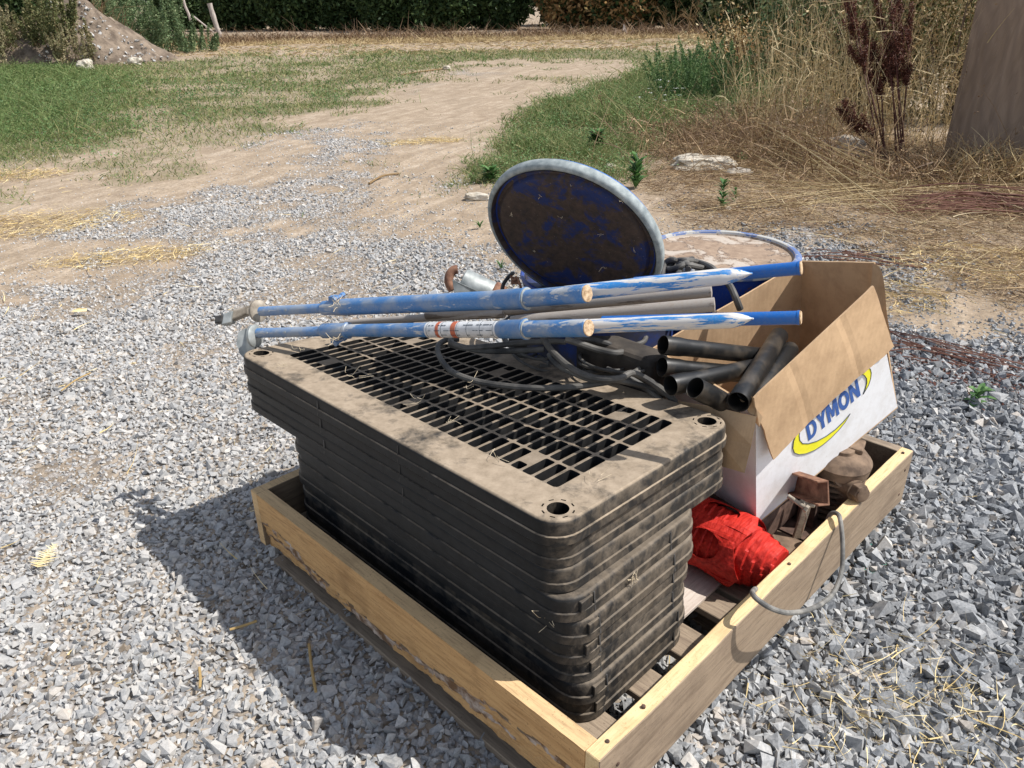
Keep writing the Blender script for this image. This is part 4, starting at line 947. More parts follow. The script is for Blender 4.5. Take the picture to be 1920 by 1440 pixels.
def cardbox():
    t = thing("cardboard_box", "open white and brown cardboard box tilted in the crate, full of black pipes", "box", (N0 + F0) / 2)
    fr, inn = wallp("side_wall", t, (N0, R0, R1, N1), .004, wob=0)
    fn = -inn
    wallp("side_wall", t, (N0, W0, W1 + (N1 - W1) * .0, N1 * .995 + N0 * .005), .004, wob=.001)
    wallp("side_wall", t, (W0, F0, F1, W1), .004, wob=.003)
    wallp("side_wall", t, (R0, F0, F1, R1h), .004, wob=.003)
    wallp("base", t, (N0, R0, F0, W0), .004, wob=0, ni=4, nj=4)
    # curled corner of the far wall
    m = MB(); pts = [(1636, 493, 1.456), (1650, 505, 1.44), (1657, 535, 1.44), (1662, 590, 1.455), (1672, 650, 1.50)]
    q = spline([DB(*p) for p in pts], 5); q2 = spline([DB(*p) for p in ((1633, 535, 1.47), (1640, 545, 1.465), (1647, 560, 1.465), (1656, 600, 1.475), (1671, 655, 1.51))], 5)
    V = []; F = []
    for a, b in zip(q, q2): V += [a, b, a - fw * .003, b - fw * .003]
    for i in range(len(q) - 1):
        for k in ((0, 1), (1, 3), (3, 2), (2, 0)): F.append((4 * i + k[0], 4 * i + k[1], 4 * i + 4 + k[1], 4 * i + 4 + k[0]))
    m.add(V, F); m.build("corner_flap", MT['card'], t, smooth=True, auto=50)
    # long flap folded down over the printed side
    fl = [(1410, 745), (1636, 535), (1655, 592), (1674, 648), (1600, 703), (1530, 765), (1490, 815), (1447, 861), (1441, 838), (1428, 795)]
    P0 = N1 + fn * .003
    def fp(u, v, lift=0): 
        base = onplane(u, v, P0, fn); return base
    # flap bends outward a little towards its lower edge
    top0, top1 = fp(1410, 745), fp(1636, 535); bot0, bot1 = onplane(1447, 861, P0 + fn * .016, fn), onplane(1674, 648, P0 + fn * .020, fn)
    ni, nj = 24, 8; V = []; F = []; mi = []
    for side in (0, 1):
        for j in range(nj + 1):
            for i in range(ni + 1):
                s, tt = i / ni, j / nj; a = top0 + (top1 - top0) * s; b = bot0 + (bot1 - bot0) * s
                p = a + (b - a) * tt
                jit = (fbm(np.array([s * 12]), np.array([3.1 * side * 0 + 5]))[0] - .5) * .012 * (tt == 1) + (fbm(np.array([tt * 9]), np.array([8. + 4 * (s == 1)]))[0] - .5) * .010 * (s in (0, 1))
                bow = -.006 * math.sin(PI * tt) * math.sin(PI * s); up9 = .0085 * tt * math.sin(PI * min(1, s * 1.15)) 
                p = p - nrm(b - a) * up9 + nrm(b - a) * jit * .6 + nrm(top1 - top0) * (jit if s in (0, 1) else 0) - fn * bow
                crease = -.0012 if (abs(s - .29) < .022 or abs(s - .70) < .022) else 0
                V.append(p + fn * (.0035 * (1 - side) + crease * (1 - side)))
    n = (ni + 1) * (nj + 1); ix = lambda i, j, s=0: s * n + j * (ni + 1) + i
    for j in range(nj):
        for i in range(ni): F += [(ix(i, j), ix(i, j + 1), ix(i + 1, j + 1), ix(i + 1, j)), (ix(i, j, 1), ix(i + 1, j, 1), ix(i + 1, j + 1, 1), ix(i, j + 1, 1))]
    for i in range(ni): F += [(ix(i, 0), ix(i + 1, 0), ix(i + 1, 0, 1), ix(i, 0, 1)), (ix(i, nj), ix(i, nj, 1), ix(i + 1, nj, 1), ix(i + 1, nj))]
    for j in range(nj): F += [(ix(0, j), ix(0, j, 1), ix(0, j + 1, 1), ix(0, j + 1)), (ix(ni, j), ix(ni, j + 1), ix(ni, j + 1, 1), ix(ni, j, 1))]
    o = obj("flap", V, F, MT['card'], t); o['label'] = "long brown flap folded down over the printed side"
    # short flap on the rack side
    sf = -nrm(np.cross(W1 - N1, N0 - N1)); sf = sf if np.dot(sf, (N1 - F1)) > 0 else -sf
    A = [DB(1226, 742, 1.455), DB(1275, 752, 1.42), DB(1335, 762, 1.385), DB(1419, 781, 1.335)]; B = [DB(1216, 850, 1.50), DB(1275, 862, 1.46), DB(1345, 872, 1.40), DB(1396, 887, 1.345)]
    V = []; F = []
    for a, b in zip(A, B): V += [a, (a + b) / 2 - fw * .004, b, a + fw * .004, (a + b) / 2, b + fw * .004]
    for i in range(3):
        o_ = 6 * i
        for k in ((0, 1), (1, 2), (2, 5), (5, 4), (4, 3), (3, 0)): F.append((o_ + k[0], o_ + k[1], o_ + 6 + k[1], o_ + 6 + k[0]))
    F += [(0, 1, 4, 3), (1, 2, 5, 4), (18, 21, 22, 19), (19, 22, 23, 20)]
    obj("flap", V, F, MT['card'], t)
    # torn corner scraps
    for (pp) in (((1408, 742), (1420, 752), (1424, 775), (1412, 782), (1402, 770)), ((1418, 765), (1430, 782), (1424, 800), (1415, 790))):
        m = MB(); q = [DB(u, v, 1.332 + .004 * i) for i, (u, v) in enumerate(pp)]; k = len(q); m.add(q + [p + fw * .004 for p in q], [tuple(range(k)), tuple(range(2 * k - 1, k - 1, -1))] + [(i, (i + 1) % k, k + (i + 1) % k, k + i) for i in range(k)]); m.build("torn_scrap", MT['card'], t)
    # printing: word and swooshes, on the face plane
    PP = N0 + fn * .0008
    def fpt(u, v, h=0): return onplane(u, v, PP + fn * h, fn)
    BL, BR, TL, TR = fpt(1516.5, 827), fpt(1614.0, 741), fpt(1510, 797), fpt(1607.5, 710)
    def arc(cx, cy, rx, ry, a0, a1, n=10): return [(cx + rx * math.cos(math.radians(a0 + (a1 - a0) * k / n)), cy + ry * math.sin(math.radians(a0 + (a1 - a0) * k / n))) for k in range(n + 1)]
    LET = {'D': ([(0, 0), (.42, 0)] + arc(.42, .5, .46, .5, -90, 90) + [(0, 1)], [(.27, .2)] + arc(.40, .5, .22, .30, -90, 90)[0:] + [(.27, .8)]),
           'Y': ([(.30, 0), (.58, 0), (.58, .42), (.90, 1), (.60, 1), (.44, .66), (.28, 1), (-.02, 1), (.30, .42)], None),
           'M': ([(0, 0), (.26, 0), (.26, .60), (.42, .14), (.62, .14), (.78, .60), (.78, 0), (1.04, 0), (1.04, 1), (.70, 1), (.52, .48), (.34, 1), (0, 1)], None),
           'O': (arc(.48, .5, .50, .52, 0, 345, 23), arc(.48, .5, .22, .28, 0, 345, 23)),
           'N': ([(0, 0), (.26, 0), (.26, .56), (.62, 0), (.90, 0), (.90, 1), (.64, 1), (.64, .44), (.28, 1), (0, 1)], None)}
    adv = {'D': .95, 'Y': .90, 'M': 1.13, 'O': 1.04, 'N': .90}; tot = sum(adv[c] for c in "DYMON"); x = 0
    for c in "DYMON":
        ou, ho = LET[c]; lps = [ou] + ([ho] if ho else []); tri = tessellate_polygon([[Vector((a, b, 0)) for a, b in lp] for lp in lps]); V = []
        for a, b in [p for lp in lps for p in lp]:
            s_ = (x + a) / tot; V.append(BL * (1 - s_) * (1 - b) + BR * s_ * (1 - b) + TR * s_ * b + TL * (1 - s_) * b)
        obj("printed_letter", V, [tuple(q) for q in tri], MT['ink_blue'], t); x += adv[c]
    def zp(l): return [(1240 + x / 3.4286, 440 + y / 3.4286) for x, y in l]
    lower = zp([(893, 1252), (866, 1288), (850, 1330), (846, 1375), (856, 1403), (885, 1414), (930, 1408), (985, 1386), (1040, 1350), (1090, 1308), (1140, 1257), (1180, 1208), (1214, 1152), (1168, 1206), (1120, 1252), (1060, 1296), (1000, 1328), (945, 1344), (908, 1343), (890, 1322), (886, 1290)])
    upper = zp([(1272, 897), (1300, 872), (1330, 850), (1345, 866), (1350, 890), (1346, 925), (1332, 968), (1298, 1026), (1314, 985), (1322, 950), (1320, 925), (1306, 905), (1285, 896)])
    for poly in (lower, upper):
        pts = [fpt(u, v, .0002) for u, v in poly]; e1 = nrm(R0 - N0); e2 = np.cross(fn, e1); p2 = [Vector((np.dot(p - pts[0], e1), np.dot(p - pts[0], e2), 0)) for p in pts]
        obj("printed_swoosh", pts, [tuple(x) for x in tessellate_polygon([p2])], MT['ink_yellow'], t)
        m = MB(); m.tube([fpt(u, v, .0003) for u, v in poly] + [fpt(*poly[0], .0003)], .0009, 5); m.build("print_outline", MT['ink_dark'], t)
cardbox()
def pipe(label, pts, r, bell=True):
    a, b = DB(*pts[0]), DB(*pts[1]); L = np.linalg.norm(b - a); m = MB()
    prof = [(.06, r * .86), (.045, r * .86), (.044, r * .93), (.002, r * 1.0), (0, r * 1.04), (0, r * 1.10), (.003, r * 1.12), (.040, r * 1.10), (.050, r * 1.02), (.06, r), (L - .004, r), (L, r - .003), (L + .0, r - .006), (L - .06, r - .007)]
    m.lathe(a, b, prof, 32, cap0=True, cap1=True)
    o = m.build("black_pipe", MT['pipe'], None, loc=a, smooth=True, auto=40); tag(o, label, "pipe", "black plastic pipes in the cardboard box")
pipe("topmost black pipe in the cardboard box, lying nearly level", [(1243, 647, 1.42), (1432, 668, 1.52)], .0175)
pipe("second black pipe down at the left of the box, under the topmost one", [(1241, 688, 1.42), (1400, 702, 1.50)], .0175)
pipe("black pipe with its mouth furthest left of the lower pair in the box", [(1257, 723, 1.37), (1445, 682, 1.50)], .0180)
pipe("short-looking black pipe with straw in its mouth, beside the box's near wall", [(1303, 727, 1.335), (1398, 778, 1.42)], .0185)
pipe("long black pipe slanting up from the box's torn near corner", [(1384, 754, 1.335), (1462, 628, 1.54)], .0190)
pipe("black pipe half hidden behind the slanting one against the brown flap", [(1404, 762, 1.37), (1484, 652, 1.52)], .0165)

# ================================================================== RED NETTING ROLL
def red_roll():
    t = thing("barrier_netting_roll", "rolled red plastic barrier netting lying on the pallet deck", "netting roll", tr(.15, .61, .131))
    c0 = tr(.40, .600, .200); c1_ = tr(.040, .618, .192); ax = nrm(c1_ - c0); L = np.linalg.norm(c1_ - c0); u = nrm(np.cross(ax, [0, 0, 1])); v = np.cross(u, ax)
    nl, na = 120, 96; V = []; F = []
    R = lambda s: .068 * (1 - .42 * max(0, (s - .70) / .30) ** 1.7)
    for i in range(nl + 1):
        s = i / nl
        for k in range(na):
            th = 2 * PI * k / na; lay = (s * 20 + .25 * math.sin(th * 2 + s * 5) + .15 * math.sin(th * 3)) % 1.0
            r = R(s) + .0045 * lay * (s > .34) + .005 * (fbm(np.array([s * 9.]), np.array([math.cos(th) * 2.5 + 9]))[0] - .5) + .004 * (fbm(np.array([s * 22. + math.sin(th) * 3]), np.array([math.cos(th) * 5 + 9]))[0] - .5)
            V.append(c0 + ax * L * s + (u * math.cos(th) * r * 1.0 + v * math.sin(th) * r * .96))
    for i in range(nl):
        for k in range(na): F.append((i * na + k, i * na + (k + 1) % na, (i + 1) * na + (k + 1) % na, (i + 1) * na + k))
    F.append(tuple(range(na))); F.append(tuple(nl * na + k for k in range(na - 1, -1, -1)))
    bm_ = obj("wound_roll", V, F, MT['red'], t, smooth=True, autosmooth=30)
    # outer torn net layer with oval openings over the rack-side half
    hx, hy = .105, .085; W_, Hh = .24, .47; holes = []
    outer = [(0, 0), (W_, .01)]
    x_ = W_
    pts = [(0, 0), (.06, -.012), (.12, .006), (.17, -.008), (W_, .0), (W_ + .010, .08), (W_ - .018, .13), (W_ + .02, .19), (W_ - .006, .25), (W_ + .014, .31), (W_ - .012, .37), (W_ + .008, .43), (W_, Hh), (.15, Hh + .006), (.07, Hh - .01), (0, Hh)]
    for i, cx in enumerate((.055, .165)):
        for j in range(5):
            cy = .055 + j * .09 + (.0 if i % 2 else .03)
            if cy + .035 < Hh - .01: holes.append([(cx + .040 * math.cos(a), cy + .031 * math.sin(a)) for a in np.linspace(0, 2 * PI, 17)[:-1]][::-1])
    # dense grid of the sheet: tessellate then drape
    loops = []
    def dens(lp):
        o = []
        for i in range(len(lp)):
            a = lp[i]; b = lp[(i + 1) % len(lp)]; d = math.hypot(b[0] - a[0], b[1] - a[1]); k = max(1, int(d / .012))
            for q in range(k): o.append((a[0] + (b[0] - a[0]) * q / k, a[1] + (b[1] - a[1]) * q / k))
        return o
    L_ = [dens(pts)] + holes; tri = tessellate_polygon([[Vector((x, y, 0)) for x, y in lp] for lp in L_]); fl = [p for lp in L_ for p in lp]
    bm = bmesh.new(); vs = [bm.verts.new((x, y, 0)) for x, y in fl]
    for f in tri:
        try: bm.faces.new([vs[i] for i in f])
        except Exception: pass
    bmesh.ops.subdivide_edges(bm, edges=[e for e in bm.edges if e.calc_length() > .018], cuts=2, use_grid_fill=False); bmesh.ops.triangulate(bm, faces=bm.faces); bm.verts.index_update()
    V = []
    for q in bm.verts:
        x, y = q.co.x, q.co.y; th = -2.75 + y / .075 * 1.0 + .35 * x; s = .18 + x / L * .95; rr = R(min(s, 1)) + .006 + .010 * fbm(np.array([x * 30]), np.array([y * 30]))[0] + .006 * sstep(.8, 1.0, x / W_)
        V.append(c0 + ax * L * s + (u * math.cos(th) + v * math.sin(th) * .96) * rr * -1 * -1)
    F = [[w_.index for w_ in f.verts] for f in bm.faces]; bm.free()
    o = obj("torn_net_layer", V, F, MT['red'], t); sd = o.modifiers.new("thickness", 'SOLIDIFY'); sd.thickness = .0012
red_roll()
m = MB(); m.boxf(tr(.13, .405, .131), AA * .36, BB * .20, np.array([0, 0, .008])); o = m.build("plywood_scrap", MT['plywood_pale'], None, bevel=.001, bseg=1)
tag(o, "pale plywood scrap on the deck boards beside the red roll", "plywood scrap")

# ================================================================== MOTOR, CHANNELS AND SCRAP UNDER THE BOX
def motor():
    c = tr(.100, .955, .22); t = thing("motor_housing", "dusty brown cast motor with cooling fins in the crate corner under the box", "motor", (c[0], c[1], .131))
    ax = nrm(tr(-.15, 0, .9) - tr(0, .0, 0)); ax = nrm(np.array([.06, -.10, 1.0])); base = np.array([c[0], c[1], .150])
    prof = [(0, .060)]; z = .010
    for k in range(7): prof += [(z, .070), (z + .006, .070), (z + .007, .048), (z + .015, .048)]; z += .0155
    prof += [(z, .072), (z + .022, .073), (z + .034, .062), (z + .041, .046), (z + .043, .030), (z + .050, .028), (z + .051, .0)]
    m = MB(); m.lathe(base, base + ax, prof, 36, cap1=False); m.build("finned_body", MT['motor'], t, smooth=True, auto=28)
    # solid side web between the fins
    tc = nrm(CO - base); tc = nrm(tc - ax * np.dot(tc, ax)); rt = np.cross(ax, tc); rt = rt if rt[0] > 0 else -rt
    m = MB(); m.boxf(base + rt * .022 + tc * .02, rt * .040, tc * .040, ax * .125); m.build("side_web", MT['motor'], t, bevel=.008, bseg=3)
    d_ = nrm(-AA * .9 - BB * .45 + np.array([0, 0, .12])); b = P(1618, 928, .252) - d_ * .036
    m = MB(); m.lathe(b - d_ * .05, b + d_, [(0, .030), (.046, .022), (.055, .021), (.062, .0235), (.066, .0235)], 28); m.build("boss", MT['motor'], t, smooth=True)
    m = MB(); m.lathe(b + d_ * .015, b + d_, [(0, .0215), (.018, .0215), (.020, .0195)], 6); hx = m.build("hex_plug", MT['motor'], t, bevel=.0015); 
    m = MB(); m.lathe(b + d_ * .030, b + d_, [(0, .0165), (.0075, .0165), (.009, .014)], 28); m.build("plug_face", MT['motor'], hx, smooth=True)
    o_ = base + ax * .120 + rt * .030 + tc * .040; dn = nrm(rt * .55 + tc * .6 + ax * .5)
    e1 = nrm(np.cross(dn, ax)); e2 = np.cross(dn, e1); m = MB(); n = 28; V = []
    for h in (0, .009): V += [o_ + dn * h + e1 * math.cos(2 * PI * k / n) * .036 + e2 * math.sin(2 * PI * k / n) * .022 for k in range(n)]
    m.add(V, [tuple(range(n)), tuple(range(2 * n - 1, n - 1, -1))] + [(k, (k + 1) % n, n + (k + 1) % n, n + k) for k in range(n)]); m.build("cover_plate", MT['motor'], t, bevel=.0015)
    for s in (-1, 1):
        m = MB(); m.lathe(o_ + e1 * .030 * s + dn * .008, o_ + e1 * .030 * s + dn, [(0, .004), (.004, .004)], 6); m.build("cover_screw", MT['rust_dark'], t)
    m = MB(); m.boxf(base + ax * .118 - rt * .060 + tc * .028, rt * .050, tc * .03, ax * .022); m.boxf(base + ax * .150 + rt * .0 - tc * .05, rt * .045, tc * .05, ax * .022); m.build("lug", MT['motor'], t, bevel=.004)
    m = MB(); m.boxf(np.array([base[0], base[1], .1315]) - rt * .06 - tc * .05, rt * .12, tc * .09, np.array([0, 0, .035])); m.build("foot", MT['rust_dark'], t, bevel=.003)
motor()
def channel(label, p0, p1, w_, h_, th, mat, upv):
    ax = nrm(p1 - p0); L = np.linalg.norm(p1 - p0); lat = nrm(np.cross(ax, upv)); up_ = np.cross(lat, ax); prof = [(0, 0), (w_, 0), (w_, th), (th, th), (th, h_ - th), (w_, h_ - th), (w_, h_), (0, h_)]
    V = [p0 + lat * x + up_ * y for x, y in prof] + [p1 + lat * x + up_ * y for x, y in prof]; n = 8
    F = [tuple(range(n - 1, -1, -1)), tuple(range(n, 2 * n))] + [(i, (i + 1) % n, n + (i + 1) % n, n + i) for i in range(n)]
    m = MB(); m.add(V, F); o = m.build("steel_channel", mat, None, loc=p0, bevel=.0012); tag(o, label, "steel channel"); return o
channel("rusty steel channel stub sticking out below the cardboard box", D(1470, 915, 1.75), D(1556, 948, 1.545), .024, .050, .004, MT['rust'], np.array([0, 0, 1.]))
channel("upright rusty flat channel standing between the bolts and the motor", P(1521, 1003, .133), P(1521, 1003, .133) + np.array([.004, .01, .12]), .040, .020, .004, MT['rust_dark'], BB)
m = MB(); q = P(1486, 1012, .150); m.boxf(q, nrm([.9, .1, 0]) * .020, nrm([0, 1, .0]) * .008, np.array([.025, .02, .125])); o = m.build("wood_peg", MT['wood_old'], None, bevel=.002); tag(o, "narrow grey wooden strut leaning under the box corner", "wood strut")
def bolt(label, c, ax, L=.04):
    ax = nrm(ax); t = thing("bolt", label, "bolt", c); m = MB(); m.lathe(c, c + ax, [(0, .0085), (.007, .0085)], 6); m.build("head", MT['shoe'], t, bevel=.0008)
    m = MB(); m.lathe(c + ax * .006, c + ax, [(0, .0045), (L, .0045)], 12); m.build("shank", MT['shoe'], t, smooth=True)
bolt("dusty bolt on the left of the pair hanging below the box", D(1502, 944, 1.57), [.5, .3, -.3]); bolt("shiny nutted bolt on the right of the pair below the box", D(1515, 956, 1.56), [-.5, .5, .2])
m = MB(); m.tube(spline([D(1509, 957, 1.56), D(1512, 970, 1.57), D(1508, 985, 1.58), D(1504, 998, 1.60)], 6), .0018, 6); o = m.build("wire_tie", MT['shoe'], None); tag(o, "frayed cord hanging from the bolts below the box", "cord")
m = MB(); m.boxf(tr(.035, .70, .148), AA * .30, BB * .085, np.array([0, 0, .006])); o = m.build("steel_plate", MT['motor'], None, bevel=.001); tag(o, "flat dusty steel plate with a hole, in front of the red roll's far side", "steel plate")
m = MB(); m.boxf(tr(.05, .80, .1315), AA * .34, BB * .10, np.array([0, 0, .016])); o = m.build("steel_plate", MT['rust_dark'], None, bevel=.001); tag(o, "dark rusty plate lying under the motor and box", "steel plate")
# base frame that carries the box (mostly hidden)
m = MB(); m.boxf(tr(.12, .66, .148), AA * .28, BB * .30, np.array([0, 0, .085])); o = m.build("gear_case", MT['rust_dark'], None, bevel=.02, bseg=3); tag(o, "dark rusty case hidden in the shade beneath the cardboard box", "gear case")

# ================================================================== CABLES
def cable(par, pts, r, mat='cable', n=9, name="loop"):
    m = MB(); m.tube(spline(pts, 8), r, n); return m.build(name, MT[mat], par, smooth=True)
t = thing("cable_coil", "thick black dusty cable looping over the rack grate and down behind it", "cable", P(1000, 700, .53))
cable(t, [P(860, 636, .535), P(838, 637, .533), P(822, 648, .532), P(824, 668, .531), P(845, 695, .531), P(890, 714, .532), P(950, 724, .533), P(1010, 728, .534), P(1080, 725, .536), P(1130, 718, .540), P(1185, 712, .54), tr(.27, .565, .47), tr(.22, .58, .36)], .0065)
cable(t, [P(1015, 625, .60), P(1030, 652, .585), P(1058, 680, .575), P(1088, 700, .57), P(1122, 710, .57), P(1160, 710, .572), P(1195, 702, .56), tr(.28, .57, .50), tr(.24, .60, .40)], .0068)
cable(t, [P(1030, 665, .55), P(1045, 685, .55), P(1080, 702, .55), P(1110, 712, .552), P(1150, 712, .55), tr(.30, .58, .50), tr(.26, .60, .38)], .0058)
cable(t, [P(842, 645, .545), P(870, 652, .542), P(920, 649, .545), P(975, 643, .552), P(1030, 640, .56), P(1060, 641, .565)], .0065)
cable(t, [P(846, 636, .55), P(850, 645, .55), P(900, 657, .535), P(960, 658, .537), P(1020, 655, .545)], .0065)
t = thing("cable_coil", "tangle of dark cables filling the gap between the rack and the pipe box", "cable", P(1150, 680, .50))
cable(t, [P(1060, 636, .60), P(1090, 645, .59), P(1120, 655, .58), P(1155, 662, .575), P(1175, 655, .56), P(1180, 640, .54)], .0070)
cable(t, [P(1080, 634, .59), P(1110, 638, .58), P(1140, 645, .575), P(1148, 652, .56)], .0066)
cable(t, [P(1130, 620, .56), P(1145, 640, .56), P(1175, 648, .56), P(1205, 642, .56), P(1212, 628, .56)], .0055)
cable(t, [P(1110, 700, .50), P(1130, 680, .51), P(1160, 668, .52), P(1190, 663, .53), P(1210, 668, .50)], .0060)
cable(t, [P(1191, 640, .55), P(1192, 660, .53), P(1192, 680, .51), P(1190, 698, .48)], .0045)
cable(t, [P(1150, 705, .48), P(1180, 690, .49), P(1200, 675, .49), P(1215, 660, .50)], .0050)
cable(t, [P(1010, 668, .50), P(1040, 690, .49), P(1080, 705, .48), P(1110, 712, .48)], .0055)
for i in range(20):
    a = random.uniform(0, PI); c = tr(random.uniform(.38, .82), random.uniform(.55, .62), random.uniform(.42, .555)); r_ = random.uniform(.06, .12); nx = nrm([random.uniform(-.35, .35), random.uniform(-.35, .35), 1]); u_ = nrm(np.cross(nx, [1, 0, 0])); v_ = np.cross(nx, u_)
    cable(t, [c + (u_ * math.cos(a + q) + v_ * math.sin(a + q) * .7) * r_ for q in np.linspace(0, 4.6, 9)], random.choice((.0032, .004, .0055)), 'cable')
t = thing("scrap_metal", "dusty brown metal scrap heaped between the rack and the drums", "scrap metal", P(1140, 700, .131))
for (u, v, z, l_, w2, hh, an) in ((1120, 690, .30, .16, .05, .012, .4), (1180, 660, .36, .14, .03, .010, -.5), (1090, 660, .34, .12, .06, .010, 1.1), (1200, 720, .28, .16, .04, .014, .1), (1150, 640, .40, .10, .05, .008, .8), (1050, 650, .38, .12, .05, .012, -.2), (980, 645, .40, .12, .04, .01, .3)):
    q = P(u, v, z); e1 = nrm([math.cos(an), math.sin(an), .35]); e2 = nrm(np.cross(e1, [.2, -.3, 1])); m = MB(); m.boxf(q - e1 * l_ / 2, e1 * l_, e2 * w2, np.cross(e1, e2) * hh); m.build("metal_strip", MT['motor' if u % 20 else 'rust_dark'], t, bevel=.002)
m = MB(); m.boxf(tr(.34, .56, .131), AA * .20, BB * .07, np.array([0, 0, .445])); m.boxf(tr(.545, .575, .131), AA * .22, BB * .065, np.array([0, 0, .405])); m.build("dark_filler", MT['gapshade'], t, bevel=.015, bseg=3)  # dark blocks added to darken the gap and hide the drum body
t = thing("cable_coil", "bundle of black cable bunched between the raised lid and the flat drum lid", "cable", P(1270, 500, .67))
for q in (((1240, 520), (1247, 495), (1262, 487), (1275, 500), (1270, 520)), ((1252, 510), (1262, 492), (1285, 488), (1310, 492), (1335, 502), (1350, 520)), ((1245, 502), (1260, 505), (1280, 497), (1298, 486), (1290, 505)), ((1262, 520), (1270, 498), (1290, 497), (1325, 505), (1345, 512))):
    cable(t, [P(u, v, .672 + .012 * i % .03) for i, (u, v) in enumerate(q)], .0068)
cable(t, [P(1350, 515, .675), P(1368, 535, .665), P(1378, 555, .65), P(1388, 580, .62)], .0075)
t = thing("power_cord", "grey cord looping out over the sunlit edge of the crate's right side board", "cord", tr(.0, .45, .23))
def tp(u, v, a): # point on vertical plane parallel to the right board at offset a
    return onplane(u, v, tr(a, 0, 0), AA)
cable(t, [tp(1540, 1040, .040), tp(1546, 1000, .036), tp(1556, 966, .028), tp(1571, 964, .010), tp(1577, 985, -.010), tp(1580, 1030, -.030), tp(1577, 1075, -.045), tp(1560, 1115, -.055), tp(1525, 1140, -.060), tp(1480, 1149, -.055), tp(1445, 1140, -.040), tp(1418, 1122, -.018), tp(1411, 1110, .006), tp(1419, 1104, .030), tp(1424, 1112, .037), tp(1424, 1150, .040)], .0048, 'cord_grey', 10, "cord")
t = thing("power_cord", "dark blue-black cord curling from the left side of the open drum", "cord", D(950, 540, 1.75))
cable(t, [D(941, 548, 1.72), D(944, 533, 1.73), D(953, 520, 1.74), D(962, 512, 1.76)], .0045, 'dark_rubber', 8, "cord")
# latch hardware on the open drum
t = thing("drum_latch", "small rusty latch hanging on the left edge of the open drum", "latch", D(968, 525, 1.70))
m = MB(); m.tube(spline([D(958, 518, 1.70), D(964, 525, 1.69), D(968, 520, 1.69), D(974, 530, 1.69), D(978, 545, 1.69)], 5), .003, 8); m.build("lever", MT['rust'], t, smooth=True)
m = MB(); m.boxf(D(958, 533, 1.71), CR * .018, CU * .016, fw * .006); m.build("hinge", MT['rust'], t, bevel=.001)
# galvanised fitting behind the poles
t = thing("metal_fitting", "grey galvanised tube with rusty flanges lying behind the poles, left of the drums", "metal fitting", D(890, 530, 2.0))
a, b = D(866, 530, 2.02), D(925, 556, 2.02); ax = nrm(b - a)
m = MB(); m.lathe(a, b, [(0, .036), (.002, .038), (np.linalg.norm(b - a), .036)], 28); m.build("tube", MT['zinc_light'], t, smooth=True)
m = MB(); p = [D(*q) for q in ((848, 524, 1.97), (895, 545, 1.97), (897, 556, 1.975), (852, 552, 1.975))]; m.hexa(p + [q + fw * .004 for q in p]); m.build("side_plate", MT['zinc_light'], t, bevel=.001)
m = MB(); m.lathe(b - ax * .006, b + ax, [(0, .038), (.004, .040), (.028, .036), (.034, .024)], 28); m.build("rusty_collar", MT['rust'], t, smooth=True)
q = spline([D(858, 505, 2.02), D(850, 507, 2.02), D(843, 516, 2.02), D(842, 530, 2.02), D(849, 544, 2.02)], 6); m = MB(); m.tube(q, [.012] * len(q), 12); m.build("rusty_hook", MT['rust'], t, smooth=True)
m = MB(); m.tube([b + ax * .02, b + ax * .12 - np.array([0, 0, .05]), b + ax * .16 - np.array([0, 0, .30])], .018, 14); m.build("lower_tube", MT['rust_dark'], t, smooth=True)
# bits of green netting in the gravel
t = thing("green_net_scrap", "scrap of green netting tangled in the gravel right of the crate", "net scrap", P(1645, 1040, 0))
for i in range(26):
    c = P(random.gauss(1650, 12) if i % 3 else random.gauss(1612, 8), random.gauss(1042, 14) if i % 3 else random.gauss(1062, 10), .016); k = [c + np.array([random.gauss(0, .013), random.gauss(0, .013), random.uniform(-.008, .012)]) for _ in range(5)]
    cable(t, k, .0009, 'green_net', 5, "strand")
# tuft of plant fibre and straw bits caught on the racks
def wisps(label, c, n, r, thick, mat='straw', flat=False):
    t_ = thing("straw_wisp", label, "straw", c)
    for i in range(n):
        d = nrm(rng.normal(size=3)); 
        if flat: d[2] = abs(d[2]) * .15
        q = c + rng.normal(size=3) * r * .2; cable(t_, [q, q + d * r * .5 + np.array([0, 0, -.1 * r]), q + d * r + rng.normal(size=3) * r * .25], thick, 'cardwisp', 4, "fibre")
    return t_
MATS_W = simple("fibre_tan", (.45, .36, .24), (.66, .56, .40), 60, .8, .1); MT['cardwisp'] = MATS_W
wisps("pale feathery seed tuft caught on the near corner of the black racks", P(1028, 1152, .345) , 16, .026, .0005)
wisps("bits of straw stuck on the right face of the black racks", tr(.110, .22, .365), 9, .016, .0006)
for (u, v) in ((785, 745), (690, 703), (540, 690), (840, 790), (930, 860), (880, 720), (650, 700), (560, 655), (1120, 900)):
    wisps("stray straw bits lying on the dusty top rack", P(u, v, .532), 3, .024, .00042, flat=True)['group'] = "straw bits on the top rack"
for (u, v, n_) in ((1010, 365, 5), (960, 400, 6), (1050, 410, 4), (1120, 440, 5), (1190, 470, 4), (1000, 470, 5), (1075, 350, 3), (1165, 380, 4), (1130, 500, 4)):
    N_ = nrm([-.433, -.758, -.490]); q_ = onplane(u, v, D(1071, 452, 1.60) + N_ * .006, N_); wisps("dry plant bits stuck on the raised lid's inner face", q_, max(1, n_ // 2), .008, .00035)['group'] = "plant bits on the raised lid"
wisps("straw bits snagged on the clamp of the lower blue pole", D(627, 636, 1.68), 8, .022, .0007)
wisps("dry fibres caught around the clamp of the upper blue pole", D(632, 566, 1.70), 10, .018, .0006)

